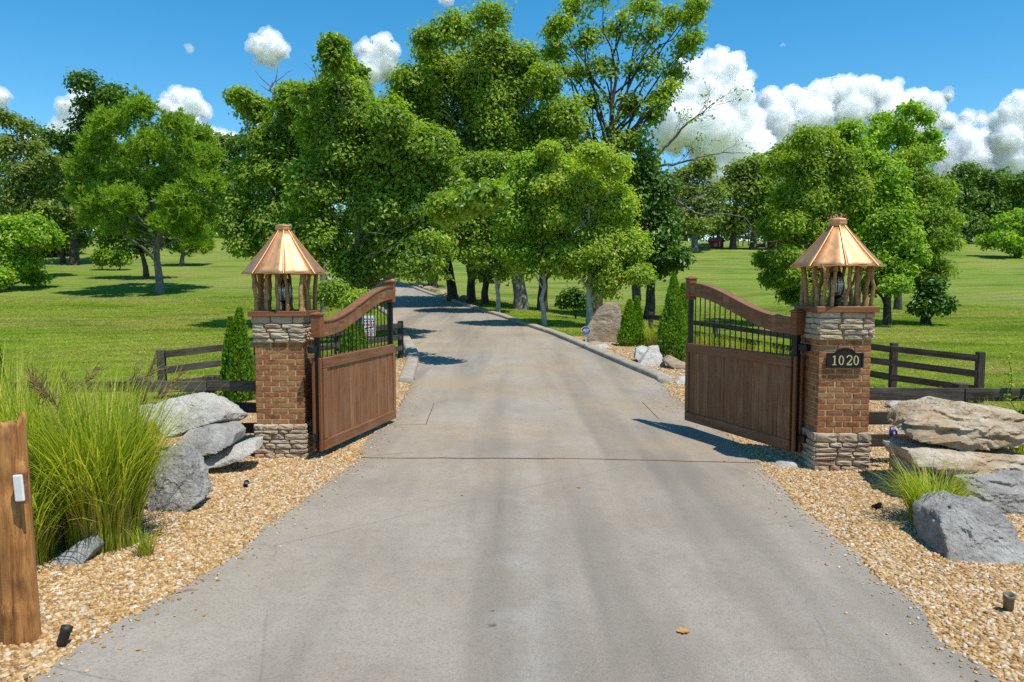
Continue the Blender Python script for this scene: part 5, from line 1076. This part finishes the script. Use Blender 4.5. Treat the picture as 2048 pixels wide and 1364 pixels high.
# ------------------------------------------------------------------ small things by the drive
def cedar_post():
    b = G(48, 1284); root = tag(empty('cedar_post', (b[0], b[1], 0)), 'rough red cedar log post at the picture edge with a white call box', 'post'); Y = b[1]
    n, m = 46, 28; V = []; r = np.random.default_rng(3)
    bot = P(43, 1286, Y); top = P(15, 848, Y)
    for i in range(n):
        t = i / (n - 1); c = bot * (1 - t) + top * t; w = .098 * (1 - t) + .078 * t
        for j in range(m):
            a = 2 * math.pi * j / m; q = np.array([math.cos(a), math.sin(a)]); sq = 1 / (abs(q[0]) ** 3 + abs(q[1]) ** 3) ** (1 / 3.)
            rad = w * (.55 + .45 * sq); V.append((c[0] + q[0] * rad * 1.05, Y + q[1] * rad * .9, c[2] - .04 * (1 - t) * 0 + (.05 * q[0] + .03 * math.sin(a * 3) + .02 * math.sin(a * 7 + 1)) * max(0, (t - .9) / .1)))
    V = np.array(V); cx = V[:, 2]; ang = np.tile(np.arange(m) / m * 2 * math.pi, n)
    groove = fbm(np.stack([np.cos(ang) * 2.6, np.sin(ang) * 2.6, V[:, 2] * .9], 1), 4, 5) * .014 + .006 * fbm(np.stack([np.cos(ang) * 9, np.sin(ang) * 9, V[:, 2] * 1.5], 1), 3, 8) * 1.8 + .006 * np.sin(ang * 9 + V[:, 2] * 2)
    for (kz, ka, amp, sz) in ((.22, 4.5, .022, .05), (.62, 5.6, .018, .04), (1.05, 5.9, .035, .05), (1.12, 3.9, .03, .06), (.95, 5.2, -.03, .09), (.2, 5.9, .02, .04)):
        dd = np.minimum(np.abs(ang - ka), 2 * math.pi - np.abs(ang - ka)) * .1; groove = groove + amp * np.exp(-(dd ** 2 + ((V[:, 2] - kz) * .7) ** 2) / sz ** 2 * 2)
    cen = np.repeat(np.array([bot * (1 - t) + top * t for t in np.linspace(0, 1, n)]), m, 0); dirn = unit((V - cen) * np.array([1, 1, 0])); V = V + dirn * groove[:, None]
    V[:m, 2] = -.06
    F = [(i * m + j, i * m + (j + 1) % m, (i + 1) * m + (j + 1) % m, (i + 1) * m + j) for i in range(n - 1) for j in range(m)] + [tuple((n - 1) * m + j for j in range(m))]
    N = NM('cedar_log_bark'); v = N.rvec(); g = N.noise(1., 6, .7, N.mapping((22, 22, 1.3), vec=v), .7); c = N.ramp(g, [(.30, (.10, .034, .010)), (.47, (.36, .15, .040)), (.70, (.58, .30, .10))])
    c = N.mix(N.ramp(N.noise(3.2, 4, .6, N.mapping((2, 2, .8), vec=v)), [(.52, 0.), (.66, .75)]), c, (.085, .03, .012)); mt = N.pbr(c, .6, normal=N.bump(g, .8, .015), spec=.3)
    link('log', pymesh('log', V - np.array([b[0], b[1], 0]), F, True), mt, root)
    k = P(38, 976, Y - .105); box('call_box', root, (.056, .03, .158), (k[0] - b[0], -.100, k[2]), M['white'], (0, -.06, 0), .006)
    box('call_box_mount', root, (.068, .03, .185), (k[0] - b[0], -.088, k[2] - .004), M['gatered'], (0, -.06, 0), .004)
cedar_post()
def spot(px, py, label, tilt, rz, s=1., mat='bronze'):
    b = G(px, py); root = tag(empty('garden_spotlight', (b[0], b[1], gz(b[0], b[1])), rz), label, 'spotlight', 'garden spotlights in the gravel')
    V, F = lathe([(0, 0), (.022, 0), (.030, .012), (.031, .085), (.034, .09), (.034, .115), (.028, .115), (.026, .09), (0, .088)], 18); o = link('housing', npmesh('housing', V * s, F, True), M[mat], root, (0, 0, .02)); o.rotation_euler = (tilt, 0, 0)
    V, F = lathe([(0, .094), (.027, .094)], 18); l = link('lens', npmesh('lens', V * s, F), M['glass'], o)
    V, F = tube([(0, 0, -.12), (0, 0, .03)], [.004, .012], 8); link('stake', npmesh('stake', V, F), M[mat], root)
spot(122, 1300, 'small brown spotlight in gravel beside the cedar post foot', .35, 2.4)
spot(490, 976, 'small black spotlight in gravel before the unnumbered pillar', .9, .6, .8, 'black')
spot(1744, 1020, 'small dark spotlight in gravel before the numbered pillar', 1.1, .9, .8, 'black')
spot(2016, 1225, 'tan spotlight in gravel below the big grey boulder', .3, -.5, 1.05, 'galv')
def spigot():
    b = G(1780, 940); root = tag(empty('yard_spigot', tuple(b)), 'brown pipe yard spigot with blue head by the fence', 'spigot'); V, F = tube([(0, 0, -.1), (0, 0, .42)], .013, 10); link('pipe', npmesh('pipe', V, F, True), M['galv'], root)
    V, F = lathe([(.02, .41), (.024, .43), (.024, .47), (.015, .485), (0, .487)], 12); link('head', npmesh('head', V, F, True), M['bluehandle'], root)
    V, F = tube([(0, 0, .46), (.04, 0, .475), (.06, 0, .46), (.062, 0, .415)], [.016, .015, .013, .015], 8); link('spout', npmesh('spout', V, F, True), M['bluehandle'], root)
    V, F = tube([(0, 0, .475), (-.02, 0, .51), (.035, -.01, .515)], [.008, .009, .007], 8); link('handle', npmesh('handle', V, F, True), M['bluehandle'], root)
spigot()
def octa(R): return [(R * math.cos(math.pi / 8 + k * math.pi / 4), R * math.sin(math.pi / 8 + k * math.pi / 4)) for k in range(8)]
def security_sign():
    D = 22.4; c = P(1172, 661, D); z = gz(c[0], D); root = tag(empty('security_sign', (c[0], D, z)), 'blue octagonal security sign lettered ADT beside the standing stone', 'sign'); h = c[2] - z
    board('stake', root, (0, .015, -.1), (0, .015, h + .05), .03, .012, M['white'], up=(1, 0, 0)); extrude_poly('rim', octa(.135), .006, M['white'], root, (0, 0, h)); extrude_poly('face', octa(.124), .006, M['blue'], root, (0, -.005, h))
    sl = .28; K = lambda pts: [(x * .052 + z_ * .052 * sl, z_ * .052) for x, z_ in pts]
    for ox, strokes in ((-.058, [[(-.75, -.8), (0, .8)], [(0, .8), (.7, -.8)], [(-.45, -.25), (.45, -.25)]]), (.004, [[(-.5, -.8), (-.5, .8)], [(-.5, .68), (.15, .62), (.55, .2), (.5, -.3), (.1, -.65), (-.5, -.68)]]), (.062, [[(-.7, .68), (.75, .68)], [(0, .7), (0, -.8)]])):
        for st in strokes: extrude_poly('letter', stroke(K(st), .016), .005, M['white'], root, (ox, -.010, h))
    extrude_poly('rule', [(-.07, -.075), (.06, -.075), (.06, -.066), (-.07, -.066)], .004, M['white'], root, (0, -.010, h)); extrude_poly('rule', [(-.05, .068), (.05, .068), (.05, .076), (-.05, .076)], .004, M['white'], root, (0, -.010, h))
security_sign()
def notice():
    D = 19.0; c = P(738, 652, D); root = tag(empty('notice_sign', tuple(c), math.radians(8)), 'white notice sign with black and red lines hung on the rail fence', 'sign'); r = np.random.default_rng(5)
    box('panel', root, (.30, .012, .50), (0, 0, 0), M['white'], bev=.002); y = (0, -.008, 0)
    rows = [(.17, .03, 'ink', .05), (.11, .03, 'ink', .045), (.035, .055, 'red', .055), (-.10, .025, 'ink', .04), (-.155, .04, 'red', .05), (-.21, .035, 'red', .045)]
    for z, h, m, w in rows:
        x = -.125
        while x < .10:
            ww = w * r.uniform(.5, .9); extrude_poly('mark', [(x, z - h / 2), (x + ww, z - h / 2), (x + ww, z + h / 2), (x, z + h / 2)], .002, M[m], root, y); x += ww + .014
    extrude_poly('arrow', [(-.11, -.055), (-.06, -.085), (-.06, -.065), (.11, -.03), (.11, -.005), (-.06, -.04), (-.06, -.02)], .002, M['ink'], root, y)
notice()
def dry_leaf(px, py, s, label, seed):
    r = np.random.default_rng(seed); b = G(px, py); n = 11; V = []
    for i in range(n):
        t = i / (n - 1); w = math.sin(math.pi * t) ** .7 * .42 * (1 + .25 * math.sin(t * 19)); 
        for q in (-1, -.5, 0, .5, 1): V.append(((t - .5) * s, q * w * s, .02 * s + abs(q) * .18 * s * w + .10 * s * (t - .5) ** 2))
    F = [(i * 5 + j, i * 5 + j + 1, i * 5 + j + 6, i * 5 + j + 5) for i in range(n - 1) for j in range(4)]
    tag(link('dry_leaf', pymesh('dry_leaf', V, F, True), MLEAF, None, (b[0], b[1], b[2] + .034), (0, 0, r.uniform(-.4, .4))), label, 'leaf', 'dry leaves on the drive')
MLEAF = m_plain('dry_leaf', (.52, .26, .07), .7, 0, .2, .3, 30, .25)
dry_leaf(1366, 1274, .085, 'largest orange dry leaf lying near the bottom of the drive', 1); dry_leaf(1158, 982, .05, 'small dry leaf on the drive just past the joint', 2); dry_leaf(924, 997, .035, 'tiny dry leaf left of the drive middle below the joint', 3); dry_leaf(277, 1311, .03, 'tiny orange dry leaf near the post at the drive edge', 4)
q0, q1 = G(352, 1196), G(398, 1190); V, F = tube([q0 + np.array([0, 0, .035]), (q0 + q1) / 2 + np.array([0, .02, .045]), q1 + np.array([0, 0, .04])], [.004, .005, .002], 6); tag(link('fallen_twig', npmesh('fallen_twig', V - q0, F, True), M['twig'], None, tuple(q0)), 'thin brown twig lying across the drive edge near the reed grass', 'twig')

# ------------------------------------------------------------------ far buildings and yard things
def gable(root, w, d, h, rise, wall, roof, over=.35, name='wall'):
    box(name, root, (w, d, h), (0, 0, h / 2), wall, bev=0)
    V = [(-w / 2, -d / 2, h), (-w / 2, d / 2, h), (-w / 2, 0, h + rise), (w / 2, -d / 2, h), (w / 2, d / 2, h), (w / 2, 0, h + rise)]
    link('gable', pymesh('gable', V, [(0, 2, 1), (3, 4, 5), (0, 3, 5, 2), (1, 2, 5, 4), (0, 1, 4, 3)]), wall, root)
    L = math.hypot(d / 2 + over, rise * (d / 2 + over) / (d / 2)); a = math.atan2(rise, d / 2)
    for s in (-1, 1):
        box('roof', root, (w + over * 2, L, .12), (0, s * (d / 2 + over) / 2, h + rise - rise * ((d / 2 + over) / 2) / (d / 2) + .10), roof, (-s * a, 0, 0), .02)
def house():
    D = 99.; c = P(1640, 500, D); x = c[0]; root = tag(empty('red_house', (x, D + 4, gz(x, D) - .1), math.radians(-14)), 'red house with red metal roof glimpsed behind the bright trees', 'house'); gable(root, 11, 7, 3.0, 1.5, M['barnred'], M['roofred'], .5)
    for wx in (-4.6, -2.4, 1.2, 3.6):
        f = box('window', root, (1.1, .1, 1.4), (wx, -3.53, 1.7), M['trim'], bev=.01); box('pane', f, (.86, .06, 1.16), (0, -.03, 0), M['pane'], bev=0)
    f = box('door', root, (1.0, .1, 2.1), (-.6, -3.53, 1.15), M['trim'], bev=.01); box('door_panel', f, (.8, .05, 1.9), (0, -.04, 0), M['pane'], bev=0)
    for wx in (-5.5, 5.5): box('corner_board', root, (.2, .2, 3.0), (wx, -3.5, 1.5), M['trim'], bev=.01)
    box('porch_roof', root, (7.5, 2.4, .12), (-1, -4.6, 2.75), M['roofred'], (.12, 0, 0), .01)
    for wx in (-4.5, -2.2, .1, 2.4): box('porch_post', root, (.16, .16, 2.7), (wx, -5.6, 1.3), M['trim'], bev=.01)
house()
def barn():
    D = 108.; c = P(1296, 480, D); root = tag(empty('red_barn', (c[0], D, gz(c[0], D) - .1), math.radians(20)), 'small red barn glimpsed through the shaded dark tree', 'barn'); gable(root, 5, 4, 2.4, 1.4, M['barnred'], M['roofred'])
    f = box('door', root, (1.5, .08, 1.9), (0, -2.03, .95), M['trim'], bev=.01); box('door_panel', f, (1.2, .05, 1.6), (0, -.04, 0), M['barnred'], bev=0)
barn()
def dog_house():
    c = G(1432, 495); root = tag(empty('dog_house', (c[0], c[1], c[2]), math.radians(-35)), 'small red dog house with shingled roof on the far lawn', 'dog house'); gable(root, 1.5, 1.3, .75, .4, M['barnred'], M['roofred'], .15)
    box('doorway', root, (.45, .04, .5), (.2, -.66, .30), M['pane'], bev=0)
    for s in (-1, 1): box('corner_board', root, (.08, .08, .76), (s * .74, -.65, .38), M['trim'], bev=0)
dog_house()
def playset():
    c = G(1481, 493); root = tag(empty('playset', tuple(c), .2), 'dark wooden playset with a cream slide under the far trees', 'playset'); W = M['fence']
    for sx in (-1, 1):
        for sy in (-1, 1): box('post', root, (.12, .12, 2.5), (sx * .75, sy * .75, 1.25), W, bev=.01)
    box('platform', root, (1.6, 1.6, .1), (0, 0, 1.25), W, bev=.01)
    for k in range(4): box('rail', root, (1.5, .05, .1), (0, .78, 1.45 + k * .2), W, bev=.005)
    for s in (-1, 1): box('roof', root, (1.9, 1.1, .05), (0, s * .48, 2.72), W, (-s * .6, 0, 0), .005)
    V = []
    for i in range(12):
        t = i / 11; x = .5 + 1.5 * t; z = 1.3 * (1 - t) ** 1.2 + .12
        V += [(x, -1.05, z + .18), (x, -1.0, z), (x, -.6, z), (x, -.55, z + .18)]
    link('slide', pymesh('slide', V, [(i * 4 + j, i * 4 + j + 1, i * 4 + j + 5, i * 4 + j + 4) for i in range(11) for j in range(3)], True), M['slide'], root)
playset()
for a, b, w, lb in ((1408, 494, 1.9, 'low bare dirt mound beside the red dog house'), (1535, 490, 2.6, 'low bare dirt mound right of the playset')):
    c = G(a, b); Dv, Fc = ico(4); V = Dv * np.array([w, w * .8, .45]) * (1 + .15 * fbm(Dv * 2 + a, 3, 3))[:, None]; tag(link('dirt_mound', npmesh('dirt_mound', V, Fc, True), M['dirt'], None, tuple(c)), lb, 'dirt mound')
